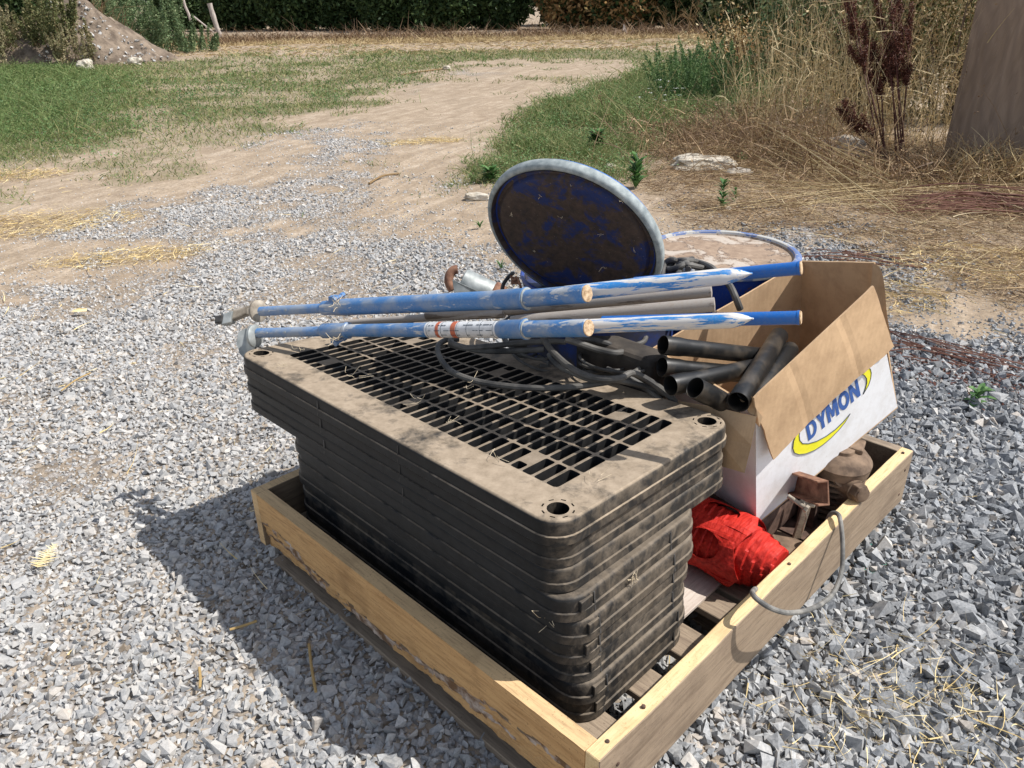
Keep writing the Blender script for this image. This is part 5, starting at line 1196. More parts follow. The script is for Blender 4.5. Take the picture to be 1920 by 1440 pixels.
# ================================================================== PLANTS AND THINGS ROUND THE YARD
def plant(name, label, cat, base, parts, group=None):
    """parts: list of (part name, material key, V, F, rnd)"""
    t = thing(name, label, cat, base, group)
    for pn, mk, V, F, r in parts: obj(pn, V, F, MT[mk], t, rnd=r)
    return t
def cyl_strip(path, r0, r1, n=5):
    m = MB(); k = len(path); m.tube(path, [r0 + (r1 - r0) * i / (k - 1) for i in range(k)], n, caps=False); V = np.array(m.V); F = np.array(m.F); return V, F
def merge(lst):
    V = []; F = []; b = 0
    for v, f in lst: V.append(v); F.append(np.asarray(f) + b); b += len(v)
    return np.concatenate(V), np.concatenate(F)
def bush(name, label, cat, c, rad, hgt, nleaf, lsize, mk, stem_r=.02, nst=14, group=None, low=.0, flat=0., lumps=7, mk2=None, share=.3, fill=0):
    """several leaning stems plus leaves gathered in uneven clumps"""
    c = np.asarray(c, float); st = []; tips = []
    for i in range(nst):
        a = rng.uniform(0, 2 * PI); d = rng.uniform(.15, 1) ** .7; top = c + np.array([math.cos(a) * rad[0] * d, math.sin(a) * rad[1] * d, hgt * rng.uniform(.55, 1.0) * (1 - .25 * d)])
        b = c + np.array([math.cos(a) * rad[0] * .25 * d, math.sin(a) * rad[1] * .25 * d, -.02]); mid = (b + top) / 2 + rng.normal(0, .06, 3) * rad[0] + np.array([0, 0, hgt * .08])
        path = [b, (b + mid) / 2, mid, (mid + top) / 2, top]; st.append(cyl_strip(path, stem_r, stem_r * .3)); tips += path[1:]
    V, F = merge(st)
    tips = np.array(tips); nl = lumps * nst; cc = tips[rng.integers(0, len(tips), nl)] + rng.normal(0, 1, (nl, 3)) * np.array([rad[0], rad[1], hgt]) * .13
    w_ = rng.uniform(.4, 1, nl); k = rng.choice(nl, nleaf, p=w_ / w_.sum()); sp = rng.uniform(.05, .13, nl)[k][:, None]
    p = cc[k] + rng.normal(0, 1, (nleaf, 3)) * sp * np.array([rad[0] * 1.5, rad[1] * 1.5, hgt]); p[:, 2] = np.maximum(p[:, 2], c[2] + low)
    if fill:
        m_ = int(nleaf * fill); q = rng.normal(0, 1, (m_, 3)); q /= np.linalg.norm(q, axis=1)[:, None]; q *= (rng.random(m_) ** .33)[:, None]; p[:m_] = c + np.array([0, 0, hgt * .42]) + q * np.array([rad[0] * 1.05, rad[1], hgt * .48]); p[:m_, 2] = np.maximum(p[:m_, 2], c[2] + low * rng.random(m_))
    LV, LF = leafquads(p, lsize, flat); rn = np.clip(rng.uniform(0, 1, nleaf) * .7 + (rng.uniform(0, .3, nl))[k], 0, 1)
    parts = [("stems", 'bark_dark', V, F, np.full(len(F), .5))]
    if mk2:
        s = rng.random(nleaf) < share; v1, f1 = LV.reshape(-1, 4, 3)[~s].reshape(-1, 3), np.arange(4 * (~s).sum()).reshape(-1, 4); v2, f2 = LV.reshape(-1, 4, 3)[s].reshape(-1, 3), np.arange(4 * s.sum()).reshape(-1, 4)
        parts += [("foliage", mk, v1, f1, rn[~s]), ("dry_foliage", mk2, v2, f2, rn[s])]
    else: parts.append(("foliage", mk, LV, LF, rn))
    return plant(name, label, cat, c, parts, group)
def gp(u, v): q = P(u, v, 0); return np.array([q[0], q[1], float(gz(q[0], q[1]))])
# hedge along the far side: separate shrubs, two ranks deep
HG = "shrubs of the dark hedge across the far side"
hl = ["dark green hedge shrub directly behind the leaning fence post", "dark hedge shrub just right of the upright fence post", "dark green hedge shrub left of the hedge's middle, with brown stalks", "deep shaded hedge shrub in the middle of the hedge", "dark hedge shrub behind the pale grass tuft", "dark green hedge shrub above the bend of the dirt track", "shaded green hedge shrub left of the brown-leaved one", "hedge shrub with brown autumn leaves above the raised drum lid", "brown and olive hedge shrub behind the small pale debris", "dark hedge shrub behind the bare saplings", "hedge shrub behind the tall pale stalks on the right", "hedge shrub furthest right, behind the tall weeds", "hedge shrub behind the dock plants", "hedge shrub at the left behind the green weeds", "hedge shrub furthest left behind the earth mound"]
hl += ["hedge shrub beyond the left edge, behind the dusty weeds", "hedge shrub well beyond the left edge", "hedge shrub beyond the right edge behind the board"]
hx = [(330, 0), (440, 0), (540, 0), (640, 0), (735, 0), (830, 0), (935, 0), (1080, 1), (1185, 2), (1300, 0), (1420, 0), (1800, 0), (1600, 0), (180, 0), (20, 0), (-150, 0), (-330, 0), (2000, 0)]
for (u, kind), lab in zip(hx, hl):
    q = P(u, 58 + random.uniform(-2, 2), 0); q[1] += 1.2; mk = ('hedge', 'hedge_brown', 'hedge')[kind]
    bush("hedge_shrub", lab, "shrub", q, (1.55, 1.3), 3.0 + random.uniform(-.3, .5), 15000, .10, mk, .035, 16, HG, .10, fill=.55, mk2='hedge_brown' if kind == 2 else ('hedge' if kind == 1 else None), share=.55 if kind == 2 else .35)
for i, u in enumerate((-420, -240, -80, 140, 340, 520, 700, 900, 1100, 1300, 1500, 1720, 1960)):
    q = P(u, 52, 0); q[1] += 3.4; bush("hedge_tree", "tall dark tree standing behind the hedge shrubs", "tree", q, (2.3, 1.6), 5.0, 8000, .20, 'hedge', .07, 12, "trees behind the hedge", .0, fill=.6)
# dry stalks at the foot of the hedge
x = rng.uniform(-14, 19, 9000); y = 28.4 + rng.normal(0, .8, 9000) + .02 * x; V, F, R_ = blades(x, y, gz(x, y), .36 * (.4 + fbm(x * .8, y * .8)), .028, .5, 0, .6)
tag(obj("dry_grass", V, F, MT['drybrown'], loc=(0, 0, 0), rnd=R_), "brown dead stalks along the shaded foot of the hedge", "dry grass", kind='stuff')
# earth mound
def mound():
    c = gp(150, 122); n = 70; V = []; F = []
    cx, cy = c[0] - .55, c[1] + 1.0
    for j in range(n + 1):
        for i in range(n + 1):
            x = (i / n * 2 - 1) * 3.1; y = (j / n * 2 - 1) * 1.7; r = math.hypot(x / 2.35, y / 1.35); ridge = .12 * math.sin(x * 2.1 + 1) * (1 if r < 1 else 0)
            h = 1.25 * max(0, 1 - r) ** .85 * (1 + .10 * math.sin(x * 3)) + (fbm(np.array([x * 2. + 20]), np.array([y * 2. + 9]))[0] - .5) * .50 * sstep(1.15, .8, r) + (fbm(np.array([x * 9. + 20]), np.array([y * 9.]))[0] - .5) * .16 * sstep(1.15, .9, r) + ridge * .2
            V.append((cx + x, cy + y, -.10 + h if r > 1 else -.02 + h))
    for j in range(n):
        for i in range(n): F.append((j * (n + 1) + i, j * (n + 1) + i + 1, (j + 1) * (n + 1) + i + 1, (j + 1) * (n + 1) + i))
    o = obj("mound", V, F, MT['mound'], loc=(cx, cy, 0), smooth=True); tag(o, "heap of bare brown earth and small stones left of the fence posts", kind='structure')
    npb = 260; x = cx + rng.uniform(-.2, 2.3, npb); y = cy - rng.uniform(.1, 1.4, npb); 
    vv = np.array(V); z = np.array([vv[np.argmin((vv[:, 0] - a) ** 2 + (vv[:, 1] - b) ** 2), 2] for a, b in zip(x, y)])
    o = stones("rubble", np.stack([x, y, z + .01], -1), rng.uniform(.015, .05, npb), rng.uniform(.5, 1, npb), rng.uniform(.3, .8, npb), MT['stone']); tag(o, "small pale stones scattered over the earth mound", "rubble", kind='stuff')
    return cx, cy, vv
mcx, mcy, mV = mound()
def mz(x, y): return mV[np.argmin((mV[:, 0] - x) ** 2 + (mV[:, 1] - y) ** 2), 2]
def tallweed(label, base, rx, ry, h, n, nl, mk, ls, dry=None, group=None, name="tall_weed", stem_mk='weedgreen', lean=.25):
    """upright leafy weed stand"""
    base = np.asarray(base, float); st = []; P_ = []
    for i in range(n):
        a = rng.uniform(0, 2 * PI); d = math.sqrt(rng.random()); b = base + np.array([math.cos(a) * rx * d, math.sin(a) * ry * d, 0]); hh = h * rng.uniform(.5, 1.05) * (1 - .3 * d)
        tip = b + np.array([rng.normal(0, lean) * hh * .6 + math.cos(a) * d * rx * .25, rng.normal(0, lean) * hh * .6, hh]); mid = (b + tip) / 2 + rng.normal(0, .04, 3) * hh; path = spline([b, mid, tip], 3); st.append(cyl_strip(path, .006 * h + .0015, .0015, 4))
        k = nl // n; t = rng.uniform(.08, 1, k) ** .8; pa = np.array(path); idx = t * (len(pa) - 1.001); i0 = idx.astype(int); pp = pa[i0] + (pa[i0 + 1] - pa[i0]) * (idx - i0)[:, None]
        P_.append(pp + rng.normal(0, .05 * h * (1.1 - t))[:, None] if False else pp + rng.normal(0, 1, (k, 3)) * (.045 * h * (1.15 - t))[:, None])
    V, F = merge(st); p = np.concatenate(P_); LV, LF = leafquads(p, ls); R_ = np.clip(rng.uniform(0, 1, len(LF)), 0, 1)
    return plant(name, label, "weed", base, [("stems", stem_mk, V, F, rng.uniform(0, 1, len(F))), ("leaves", mk, LV, LF, R_)], group)
# weeds on and beside the mound
for (u, v, rx, h, n, nl, mk, lab) in ((30, 121, .75, 1.15, 34, 12000, 'thistle', "bushy dusty weed at the far left foot of the mound"), (100, 122, .6, 1.35, 34, 12000, 'olive', "tall olive-brown weed leaning over the mound's left side"),
        (150, 123, .38, 1.0, 20, 5000, 'thistle', "dry tan weed in front of the crest of the mound"), (-60, 130, 1.0, 1.3, 24, 7000, 'thistle', "dusty weed at the frame's left edge by the mound"), (165, 95, .5, 1.5, 20, 5000, 'olive', "tall weed rising behind the crest of the mound")):
    b = gp(u, v); b[2] = max(b[2], mz(b[0], b[1]) * .8 if abs(b[0] - mcx) < 3 and abs(b[1] - mcy) < 1.6 else 0); tallweed(lab, b, rx, .6, h, n, nl, mk, .028, stem_mk='drybrown', lean=.32)
for (u, v, rx, h, n, nl, lab) in ((262, 96, .75, 2.0, 30, 10000, "tall green weed clump right behind the mound"), (318, 98, .65, 1.75, 28, 9500, "tall green weed clump in front of the leaning fence post"), (368, 100, .5, .85, 20, 4500, "lower green weed clump at the foot of the fence posts"), (225, 88, .7, 2.1, 24, 6500, "green weed clump behind the mound's crest")):
    tallweed(lab, gp(u, v), rx, .6, h, n, nl, 'weedblue', .03, stem_mk='weedblue', lean=.2)
for (u, v, h, n, lab) in ((205, 112, .55, 260, "brown dry weeds on the mound slope beside the white boulder"), (425, 84, .35, 200, "low dry grass round the upright fence post")):
    b = gp(u, v); x = b[0] + rng.normal(0, .3, n); y = b[1] + rng.normal(0, .2, n); V, F, R_ = blades(x, y, np.array([max(0, mz(a, c_)) if abs(a - mcx) < 2.4 and abs(c_ - mcy) < 1.4 else 0 for a, c_ in zip(x, y)]), h, .012, .4, 0, .8); plant("dry_grass_clump", lab, "dry grass", b, [("blades", 'drybrown', V, F, R_)])
# fence posts
def post(label, u0, v0, h, r, lean, tilt=0.):
    b = gp(u0, v0); t = thing("fence_post", label, "fence post", b, "old wooden fence posts by the hedge"); m = MB(); path = [b + np.array([lean * f, tilt * f, h * f - .15 * (f == 0)]) + np.array([random.gauss(0, .012), 0, 0]) for f in np.linspace(0, 1, 7)]
    m.tube(path, [r * random.uniform(.9, 1.08) for _ in path], 12); m.build("post", MT['post'], t, smooth=True, auto=50); return t
post("upright weathered fence post, the right one of the two", 413, 74, 1.12, .085, -.16)
post("thin leaning fence post left of the upright one", 367, 66, 1.55, .055, -.30)
m = MB(); b = gp(385, 70); m.tube([b + np.array([-.35, 0, .75]), b + np.array([.35, 0, .15])], .03, 8); o = m.build("brace_pole", MT['post'], None); tag(o, "thin brace stick leaning between the two fence posts", "stick")
# rocks
def rock(label, u, v, s, mk='rockpale', seed=1, sq=(1, .8, .6), sink=.3, name="rock", rot=0., z=0):
    r = random.Random(seed); bm = bmesh.new(); bmesh.ops.create_icosphere(bm, subdivisions=4, radius=1)
    for q in bm.verts:
        c = q.co.copy(); n_ = mnoise.noise(c * 1.1 + Vector((seed * 3.1, 0, 0))) * .38 + mnoise.noise(c * 2.7 + Vector((0, seed, 0))) * .16 + mnoise.noise(c * 8 + Vector((0, seed, 3))) * .04
        k = 1 + n_; m_ = max(abs(c.x), abs(c.y), abs(c.z)); k *= (1 / m_) ** .35
        q.co = Vector((c.x * sq[0] * k * s, c.y * sq[1] * k * s, c.z * sq[2] * k * s))
    V = np.array([q.co[:] for q in bm.verts]); F = np.array([[w_.index for w_ in f.verts] for f in bm.faces]); bm.free(); cr, sr = math.cos(rot), math.sin(rot)
    V = np.stack([V[:, 0] * cr - V[:, 1] * sr, V[:, 0] * sr + V[:, 1] * cr, V[:, 2]], -1); b = gp(u, v); V = V + b + np.array([0, 0, s * sq[2] * (1 - 2 * sink) + z])
    o = obj(name, V, F, MT[mk], loc=b, smooth=True, autosmooth=28); return tag(o, label, "rock")
rock("large flat pale stone slab lying in the litter behind the flat-lidded drum", 1318, 310, .225, 'rockpale', 3, (1.05, .74, .26), .25)
rock("small flat grey stone beside the large pale slab", 1384, 326, .10, 'rockgrey', 5, (1, .7, .35))
rock("round white boulder at the left foot of the mound", 161, 131, .14, 'rockpale', 8, (1, .9, .9), .2)
rock("pale angular stone at the mound's lower right", 255, 122, .13, 'rockpale', 9, (1.1, .8, .7), .2, z=.02)
rock("pale stone on the slope of the mound, right of the others", 300, 110, .09, 'rockpale', 12, z=.05)
rock("small pale stone in the track beside a thin stick", 838, 132, .055, 'rockpale', 15, (1.2, .8, .8), .15)
rock("grey-brown block half buried under the tall dry grass", 1570, 292, .17, 'rockgrey', 21, (1.35, .7, .62), .2)
rock("pale stone at the grass edge left of the raised lid", 893, 372, .06, 'rockpale', 25, (1.4, .8, .5), .2)
for i, (u, v, s) in enumerate(((1115, 347, .045), (1145, 312, .04), (1362, 392, .03), (760, 330, .02))): rock(("small white stone among the grass by the clover patch", "small white stone in the grass further from the lid", "small stone in the litter under the green seedling", "tiny pale stone in the bare dirt")[i], u, v, s, 'rockpale', 40 + i)
m = MB(); m.tube(spline([gp(752, 141) + [0, 0, .02], gp(790, 138) + [0, 0, .03], gp(830, 132) + [0, 0, .02]], 5), .014, 6); o = m.build("stick", MT['drygrass'], None); tag(o, "thin pale stick lying on the track beside a small stone", "stick")
m = MB(); m.tube(spline([gp(692, 345) + [0, 0, .012], gp(718, 332) + [0, 0, .02], gp(748, 325) + [0, 0, .012]], 5), .008, 6); o = m.build("stick", MT['drygrass'], None); tag(o, "short pale stick on the gravel patch left of the raised lid", "stick")
for i, (pp, lab) in enumerate(((((1240, 1108), (1222, 1120), (1180, 1130)), "x"), (((438, 1212), (465, 1204), (488, 1196)), "short thick straw stick in the shade left of the crate"), (((118, 743), (145, 722), (172, 708)), "pale twig on the gravel at the far left"), (((585, 1240), (590, 1285), (598, 1330)), "straight straw standing in the gravel below the crate"), (((382, 1284), (384, 1305), (383, 1322)), "short upright straw chip in the bottom left gravel"))):
    if lab == "x": continue
    m = MB(); m.tube(spline([gp(*q) + [0, 0, .022] for q in pp], 5), .0028, 6); o = m.build("stick", MT['straw'], None); tag(o, lab, "stick")
# debris in front of the hedge
t = thing("debris_pile", "small grey-white pile of broken boards at the foot of the brown hedge shrub", "debris", gp(1190, 64))
for q in (((1166, 66), (1178, 66), (1170, 44)), ((1166, 68), (1200, 70), (1184, 60))):
    m = MB(); pts = [D(u, v, 26.5) for u, v in q]; m.add(pts + [p + fw * .12 for p in pts], [(0, 1, 2), (5, 4, 3), (0, 3, 4, 1), (1, 4, 5, 2), (2, 5, 3, 0)]); m.build("board_piece", MT['post'], t)
# bare saplings
def sapling(label, u, v, h, seed):
    r = random.Random(seed); b = gp(u, v); m = MB()
    def grow(p, d, L, rad, lv):
        q = p + d * L; mid = (p + q) / 2 + np.array([r.gauss(0, .05), r.gauss(0, .05), 0]) * L; m.tube([p, mid, q], [rad, rad * .8, rad * .6], 5)
        if lv:
            for f in (.45, .7, 1.0):
                for _ in range(2 if lv > 1 else 1): grow(p + (q - p) * f, nrm(d + np.array([r.gauss(0, .55), r.gauss(0, .55), r.gauss(.1, .3)])), L * r.uniform(.35, .6), rad * .5, lv - 1)
    t = thing("bare_sapling", label, "sapling", b, "bare twiggy saplings before the hedge")
    for k in range(2): grow(b, nrm(np.array([r.gauss(0, .25), r.gauss(0, .2), 1])), h, .014, 3)
    m.build("twigs", MT['drygrass'], t)
sapling("bare twiggy sapling behind the green weed, the left of three", 1256, 66, .62, 1); sapling("bare twiggy sapling in the middle of three before the hedge", 1292, 68, .70, 4); sapling("spreading bare shrub, the right of three before the hedge", 1350, 62, .60, 9)
# upright green weed in the verge
tallweed("upright dark green weed rising from the verge right of the white flowers", gp(1300, 192), .50, .40, .80, 60, 11000, 'weedmid', .013, stem_mk='weedgreen', lean=.28)
tallweed("second dark green weed at the right end of the grassy verge", gp(1352, 178), .40, .35, .80, 46, 8200, 'weedmid', .013, stem_mk='weedgreen', lean=.28)
# yarrow with white flower heads
def meadow_weeds():
    x, y = region(-11, 2.5, 5.6, 14, 9); d = sdist(GRL, x, y); k = (d > .1) & (rng.random(len(x)) < .35 + .5 * sstep(-.5, 1, sdist(GRL_D, x, y))); x, y = x[k], y[k]; P_ = []; S_ = []
    for a, b in zip(x, y):
        n = rng.integers(25, 70); r = rng.uniform(.05, .16); h = rng.uniform(.06, .20); q = rng.normal(0, 1, (n, 3)) * [r, r, 0]; q[:, 2] = rng.uniform(.01, h, n); P_.append(q + [a, b, float(gz(a, b))]); S_.append(np.full(n, rng.uniform(0, .5)))
    p = np.concatenate(P_); V, F = leafquads(p, .016, .3); o = obj("ground_weeds", V, F, MT['weedmid'], loc=(0, 0, 0), rnd=np.clip(np.concatenate(S_) + rng.uniform(0, .5, len(F)), 0, 1)); tag(o, "low leafy weeds mixed into the grass left of the track", "weeds", kind='stuff')
    x, y = region(-.5, 6, 5.2, 12, 14); d = sdist(GRR, x, y); k = d > .05; x, y = x[k], y[k]; P_ = []; S_ = []
    for a, b in zip(x, y):
        n = rng.integers(25, 80); r = rng.uniform(.05, .13); h = rng.uniform(.06, .24); q = rng.normal(0, 1, (n, 3)) * [r, r, 0]; q[:, 2] = rng.uniform(.01, h, n); P_.append(q + [a, b, float(gz(a, b))]); S_.append(np.full(n, rng.uniform(.1, .6)))
    p = np.concatenate(P_); V, F = leafquads(p, .013, .3); o = obj("ground_weeds", V, F, MT['weedmid'], loc=(0, 0, 0), rnd=np.clip(np.concatenate(S_) + rng.uniform(0, .5, len(F)), 0, 1)); tag(o, "low leafy weeds in the grassy verge right of the track", "weeds", kind='stuff')
meadow_weeds()
def yarrow():
    b = gp(1240, 205); t = thing("white_flower_plant", "clump of small white flat-topped flowers in the grassy verge", "flowers", b); st = []; fl = []
    for i, (u, v) in enumerate(((1235, 150), (1255, 152), (1238, 163), (1240, 169), (1222, 174), (1248, 178), (1264, 170), (1272, 178), (1245, 188), (1236, 196), (1200, 182), (1228, 186), (1268, 165), (1215, 166), (1280, 165), (1196, 196), (1255, 200))):
        top = D(u, v, 9.1 + random.uniform(-.3, .3)); st.append(cyl_strip([np.array([top[0], top[1], 0.0]), top], .003, .002, 4)); m = MB()
        fl.append((top, random.uniform(.018, .032)))
    V, F = merge(st); obj("stems", V, F, MT['weedgreen'], t, rnd=np.full(len(F), .4))
    for top, s in fl:
        k = 14; p = top + np.stack([rng.normal(0, s * .6, k), rng.normal(0, s * .6, k), rng.normal(0, .002, k)], -1); LV, LF = leafquads(p, .010, .8); obj("flower_head", LV, LF, MT['flower'], t)
yarrow()
def rosette(label, u, v, n, L, w_, mk, h=.06, name="small_weed", z=0.0, up=.4):
    """broad-leaved little plant"""
    b = gp(u, v); b[2] += z; V = []; F = []; R_ = []
    for i in range(n):
        a = rng.uniform(0, 2 * PI); l = L * rng.uniform(.6, 1.1); d = np.array([math.cos(a), math.sin(a), up * rng.uniform(.5, 1.6)]); d = nrm(d); s = nrm(np.cross(d, [0, 0, 1])); up_ = np.cross(s, d); w2 = w_ * rng.uniform(.7, 1.2); o_ = b + np.array([0, 0, rng.uniform(0, h)])
        k0 = len(V); 
        for f, wd, bd in ((0, .12, 0), (.3, .8, .05), (.6, 1, .06), (.85, .6, .0), (1, .05, -.06)):
            c = o_ + d * l * f + up_ * bd * l; V += [c - s * w2 * wd / 2 + up_ * .12 * w2 * wd, c, c + s * w2 * wd / 2 + up_ * .12 * w2 * wd]
        for q in range(4):
            for e in (0, 1): F.append((k0 + 3 * q + e, k0 + 3 * q + e + 1, k0 + 3 * q + e + 4, k0 + 3 * q + e + 3)); R_.append(rng.random())
    return plant(name, label, "weed", b, [("leaves", mk, np.array(V), np.array(F), np.array(R_))])
rosette("small broad-leaved weed alone in the gravel right of the box", 1826, 762, 16, .055, .026, 'weedgreen', .05)
rosette("bright green leafy weed just behind the raised lid's right side", 1192, 352, 46, .10, .042, 'weedgreen', .20, up=.9)
rosette("grey-green seedling in the litter behind the flat-lidded drum", 1352, 392, 60, .06, .016, 'weedgreen', .17, up=.8)
rosette("tiny seedling right of the grey-green one", 1378, 376, 20, .05, .014, 'weedgreen', .08, up=.8)
rosette("low green clover patch in the verge above the raised lid", 1118, 280, 170, .10, .040, 'weedgreen', .12, up=.7)
rosette("green tuft at the near corner of the verge", 920, 338, 70, .10, .030, 'weedgreen', .08, up=.6)
rosette("small seedling beside the flat pale slab", 1390, 305, 22, .06, .016, 'weedgreen', .07, up=.8)
rosette("sparse green tuft on the dirt left of the open drum", 940, 505, 22, .05, .006, 'weedgreen', .02, up=1.0)
rosette("sparse green tuft left of the raised lid", 900, 430, 22, .06, .006, 'weedgreen', .02, up=1.0)
# tall dry grass stand on the right
def drystand(label, u, v, rx, ry, h, n, mk='drygrass', lean=.16, wd=.006, leaves=1.0, bendk=.18):
    b = gp(u, v); x = b[0] + rng.normal(0, rx, n); y = b[1] + rng.normal(0, ry, n); z = gz(x, y); hh = h * rng.uniform(.45, 1.1, n); d = updir(n, lean)
    V1, F1, k1 = strips(np.stack([x, y, z], -1), hh, np.full(n, wd), d, rng.normal(0, 1, (n, 3)) * (hh * bendk)[:, None] * [1, 1, .3], 4); r1 = np.repeat(rng.uniform(.3, 1, n), k1)
    m = int(n * 2.2 * leaves); i = rng.integers(0, n, m); t = rng.uniform(.08, .8, m); p = np.stack([x, y, z], -1)[i] + d[i] * (hh[i] * t)[:, None]; dd = nrm_rows(rng.normal(0, .7, (m, 3)) + [0, 0, .7]); bb_ = rng.normal(0, 1, (m, 3)) * .05; bb_[:, 2] = -np.abs(bb_[:, 2]) * 3
    V2, F2, k2 = strips(p, rng.uniform(.12, .36, m), np.full(m, wd * 1.3), dd, bb_, 3); r2 = np.repeat(rng.uniform(.1, .9, m), k2)
    k = int(n * .5); i = rng.integers(0, n, k * 8); p = np.stack([x, y, z], -1)[i] + d[i] * (hh[i] * rng.uniform(.86, 1.02, k * 8))[:, None] + rng.normal(0, .010, (k * 8, 3)); V3, F3 = leafquads(p, .010); r3 = rng.uniform(.2, .8, len(F3))
    return plant("dry_grass_clump", label, "dry grass", b, [("stalks", mk, V1, F1, r1), ("leaves", mk, V2, F2, r2), ("seed_heads", 'drybrown', V3, F3, r3)])
def nrm_rows(a): return a / (np.linalg.norm(a, axis=1)[:, None] + 1e-9)
drystand("tall pale dry grass stand left of the dark red dock plants", 1500, 262, .32, .3, 1.55, 170, lean=.16)
drystand("pale dry grass clump at the left edge of the stand, bending left", 1430, 250, .22, .25, 1.15, 70, lean=.26)
drystand("dense dry grass between the two dock plants", 1600, 268, .30, .25, 1.35, 130, lean=.14)
drystand("dry grass clump right beside the weathered board", 1720, 275, .28, .3, 1.2, 110, lean=.2)
drystand("collapsed tangle of dry grass in front of the tall stand", 1470, 300, .50, .28, .62, 420, mk='drybrown', lean=.95, bendk=.5)
drystand("low trampled dry grass left of the stand", 1370, 262, .42, .22, .42, 330, mk='drybrown', lean=1.0, bendk=.5)
drystand("matted dry grass at the foot of the weathered board", 1800, 335, .55, .16, .30, 420, mk='drybrown', lean=1.2, bendk=.5)
drystand("pale dry tuft at the foot of the board's right side", 1845, 338, .16, .10, .26, 260, mk='drygrass', lean=.8, bendk=.5)
bush("olive_shrub", "tall olive green and tan weedy shrub behind the dock plants", "shrub", gp(1640, 215), (1.0, .6), 1.9, 19000, .024, 'olive', .012, 40, None, .05, mk2='drygrass', share=.35)
bush("olive_shrub", "tan seedy shrub rising just left of the weathered board", "shrub", gp(1775, 225), (.75, .5), 2.0, 15000, .018, 'drygrass', .010, 36, None, .05, mk2='olive', share=.35)
bush("olive_shrub", "olive green shrub behind the pale dry stalks", "shrub", gp(1530, 190), (.9, .5), 1.8, 15000, .026, 'weedblue', .012, 30, None, .05, mk2='olive', share=.5, fill=.5)
for u_, lb in ((1480, "dark green shrub far behind the tall dry grass"), (1640, "dark green shrub behind the dock plants' olive shrub"), (1800, "dark green shrub behind the weathered board"), (1960, "dark green shrub beyond the frame's right edge")):
    bush("green_shrub", lb, "shrub", gp(u_, 120), (1.7, 1.1), 2.3, 12000, .06, 'olive' if u_ != 1640 else 'weedblue', .02, 20, None, .05, mk2='hedge', share=.4, fill=.6)
bush("olive_shrub", "low tan shrub between the green verge weed and the dry grass", "shrub", gp(1400, 150), (.9, .5), .9, 6000, .026, 'drygrass', .010, 24, None, .05, mk2='hedge_brown', share=.4)
# dock plants with dark red seed spikes
def dock(label, u, v, tips, seedn=1.0, d0=6.55):
    b = gp(u, v); t = thing("dock_plant", label, "dock plant", b, "dead dock plants with dark red seed spikes"); st = []; LP = []
    for (tu, tv) in tips:
        top = D(tu, tv, d0 + random.uniform(-.1, .1)); mid = b * .45 + top * .55 + np.array([random.gauss(0, .03), 0, .05]); path = spline([b + np.array([random.gauss(0, .02), random.gauss(0, .02), 0]), mid, top], 6); st.append(cyl_strip(path, .008, .003, 6))
        pa = np.array(path); L = np.linalg.norm(top - b)
        for br in range(int(9 * seedn)):
            f = random.uniform(.42, .98); i0 = f * (len(pa) - 1.01); i = int(i0); o_ = pa[i] + (pa[i + 1] - pa[i]) * (i0 - i); dr = nrm(nrm(top - b) + np.array([random.gauss(0, .35), random.gauss(0, .3), .15])); bl = random.uniform(.10, .24) * (1.25 - f * .5)
            st.append(cyl_strip([o_, o_ + dr * bl * .5, o_ + dr * bl], .003, .0015, 4)); k = int(330 * bl / .17); tt = rng.uniform(.1, 1, k); LP.append(o_ + dr[None] * (bl * tt)[:, None] + rng.normal(0, .013, (k, 3)))
        k = 300; tt = rng.uniform(.5, 1, k); i0 = tt * (len(pa) - 1.01); i = i0.astype(int); LP.append(pa[i] + (pa[i + 1] - pa[i]) * (i0 - i)[:, None] + rng.normal(0, .017, (k, 3)))
    V, F = merge(st); obj("stems", V, F, MT['dock'], t, rnd=np.full(len(F), .35)); p = np.concatenate(LP); LV, LF = leafquads(p, .0085); obj("seed_spikes", LV, LF, MT['dock'], t, rnd=rng.uniform(0, 1, len(LF)))
dock("dead dock plant with dark red seed spikes leaning left, the left one", 1662, 300, [(1575, -20), (1598, 20), (1618, 60), (1640, 95)])
dock("dead dock plant with the thickest dark red spikes, the right one", 1690, 305, [(1640, -10), (1668, -30), (1690, 10), (1705, 40), (1672, 60)])
dock("low dock plant bent over to the left in front of the stand", 1660, 300, [(1590, 222), (1600, 232)], .6, 6.4)
# fallen dock stalks
def stalks(label, n, c0, c1, spread, r, mk, dz=.05):
    m = MB(); 
    for i in range(n):
        a = gp(c0[0] + random.gauss(0, spread[0]), c0[1] + random.gauss(0, spread[1])); b = gp(c1[0] + random.gauss(0, spread[0]), c1[1] + random.gauss(0, spread[1])); h = random.uniform(.006, dz)
        m.tube(spline([a + [0, 0, h * .3], (a * .6 + b * .4) + np.array([random.gauss(0, .03), random.gauss(0, .03), h]), b + [0, 0, h * .4]], 4), random.uniform(.6, 1.1) * r, 5)
    V = np.array(m.V); o = obj("fallen_stalks", m.V, m.F, MT[mk], loc=gp(*c0), rnd=np.full(len(m.F), .6)); return tag(o, label, "fallen stalks", kind='stuff')
MT['stalkred'] = simple("stalk_red_brown", (.10, .035, .025), (.26, .13, .09), 8, .8, .3)
stalks("bundle of long dark red fallen stalks below the weathered board", 42, (1690, 385), (1985, 405), (40, 16), .0045, 'stalkred', .10)
stalks("thin dark red stalks fallen right of the cardboard box", 16, (1660, 640), (1900, 690), (40, 18), .0028, 'stalkred', .04)
stalks("dark stems lying behind the cardboard box", 7, (1540, 478), (1740, 500), (25, 8), .004, 'stalkred', .03)
stalks("pale bent stalks leaning across the collapsed dry grass", 40, (1330, 235), (1620, 330), (60, 30), .0042, 'drygrass', .30)
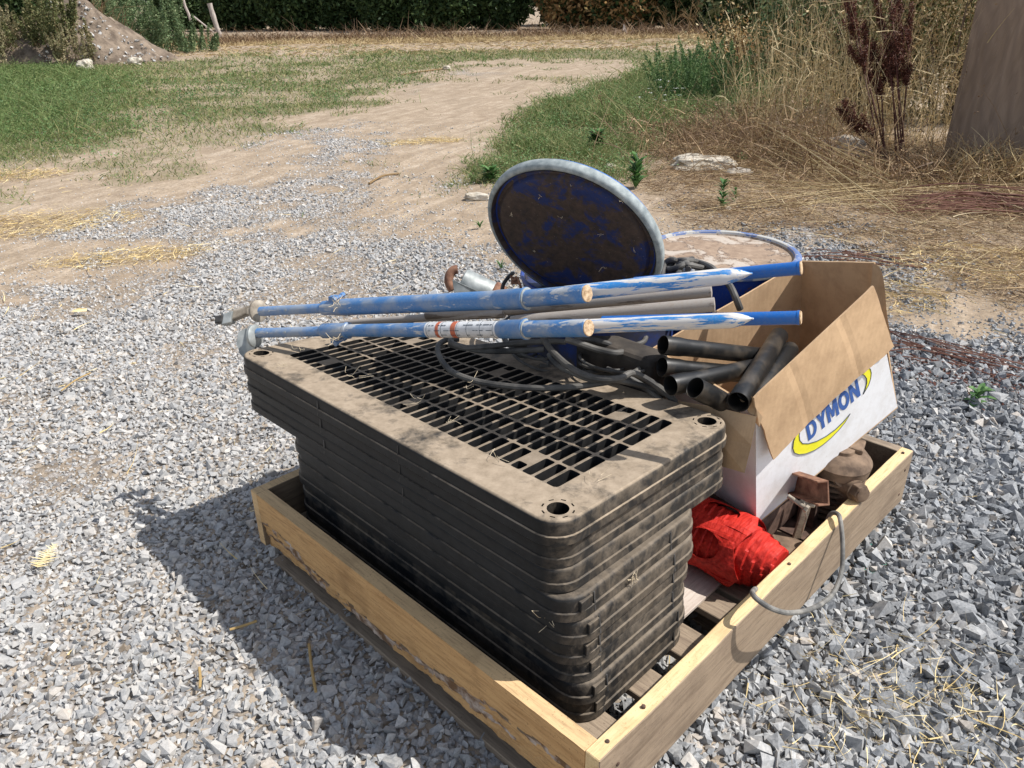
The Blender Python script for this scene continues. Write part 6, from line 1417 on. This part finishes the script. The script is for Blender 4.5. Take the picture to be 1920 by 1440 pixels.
stalks("pale stalks scattered over the litter before the board", 50, (1500, 350), (1800, 370), (130, 28), .0030, 'drygrass', .07)
x = P(1810, 700, 0); p = np.stack([x[0] + rng.normal(0, .20, 1500), x[1] + rng.normal(0, .12, 1500), np.full(1500, .012)], -1); p[:, 1] += -(p[:, 0] - x[0]) * .25
LV, LF = leafquads(p, .007, .5); o = obj("seed_litter", LV, LF, MT['dock'], loc=(x[0], x[1], 0), rnd=rng.uniform(0, 1, len(LF))); tag(o, "dark red seed litter spilled on the gravel right of the box", "seed litter", kind='stuff')
# weathered board leaning on the right
def board():
    BLp = gp(1768, 292); BRp = gp(1990, 332); h = 2.1; lean = np.array([.0, .38, 1.0]) 
    e = nrm(BRp - BLp); n_ = nrm(np.cross(e, lean)); n_ = n_ if n_[1] < 0 else -n_
    W_ = 1.30; up_ = nrm(lean - e * np.dot(lean, e)); left_top = onplane(1846, -60, BLp, n_); m = MB()
    q = [BLp, BLp + e * W_, BLp + e * (W_) + up_ * h, left_top]; m.hexa([p for p in q] + [p - n_ * .018 for p in q]); o = m.build("weathered_board", MT['board'], None, loc=BLp)
    bm = bmesh.new(); bm.from_mesh(o.data); bmesh.ops.recalc_face_normals(bm, faces=bm.faces); bm.to_mesh(o.data); bm.free()
    tag(o, "large weathered brown plywood board leaning at the right edge", "plywood board")
    t = thing("prop_post", "stout post behind the weathered board that holds it up", "post", BLp + e * .9 + np.array([.1, .95, 0])); m = MB(); b = BLp + e * .9 + np.array([.1, .98, -.1]); m.tube([b, b + np.array([0, 0, 2.0])], .05, 10); m.build("post", MT['post'], t)
board()
# fern-like yellowed leaf and dark crumb of earth on the gravel at the left
def fern():
    b0, b1 = P(72, 1062, .03), P(100, 1022, .035); V = []; F = []; R_ = []; ax = b1 - b0; s = nrm(np.cross(ax, [0, 0, 1]))
    for i in range(13):
        f = i / 12; c = b0 + ax * f; w_ = .035 * (1 - abs(f - .3) * 1.0) * random.uniform(.8, 1.2)
        for sg in (-1, 1):
            k = len(V); tip = c + s * sg * w_ + ax * .12 + np.array([0, 0, random.uniform(-.004, .006)]); V += [c - ax * .035, c + ax * .035, tip]; F.append((k, k + 1, k + 2)); R_.append(random.uniform(.6, 1))
    plant("fern_leaf", "pale yellow fern-like leaf lying on the gravel at the left", "leaf", b0, [("leaflets", 'straw', np.array(V), F, R_)])
    b = P(148, 583, .02); V = [b + np.array(q) for q in ((-.03, -.01, 0), (0, -.022, .004), (.035, -.004, .0), (.03, .014, .006), (-.005, .012, .01), (-.028, .008, .002))]; plant("fallen_leaf", "yellow fallen leaf on the gravel left of the pole shoes", "leaf", b, [("blade", 'straw', np.array(V), [(0, 1, 2, 3, 4, 5)], [.8])])
fern()
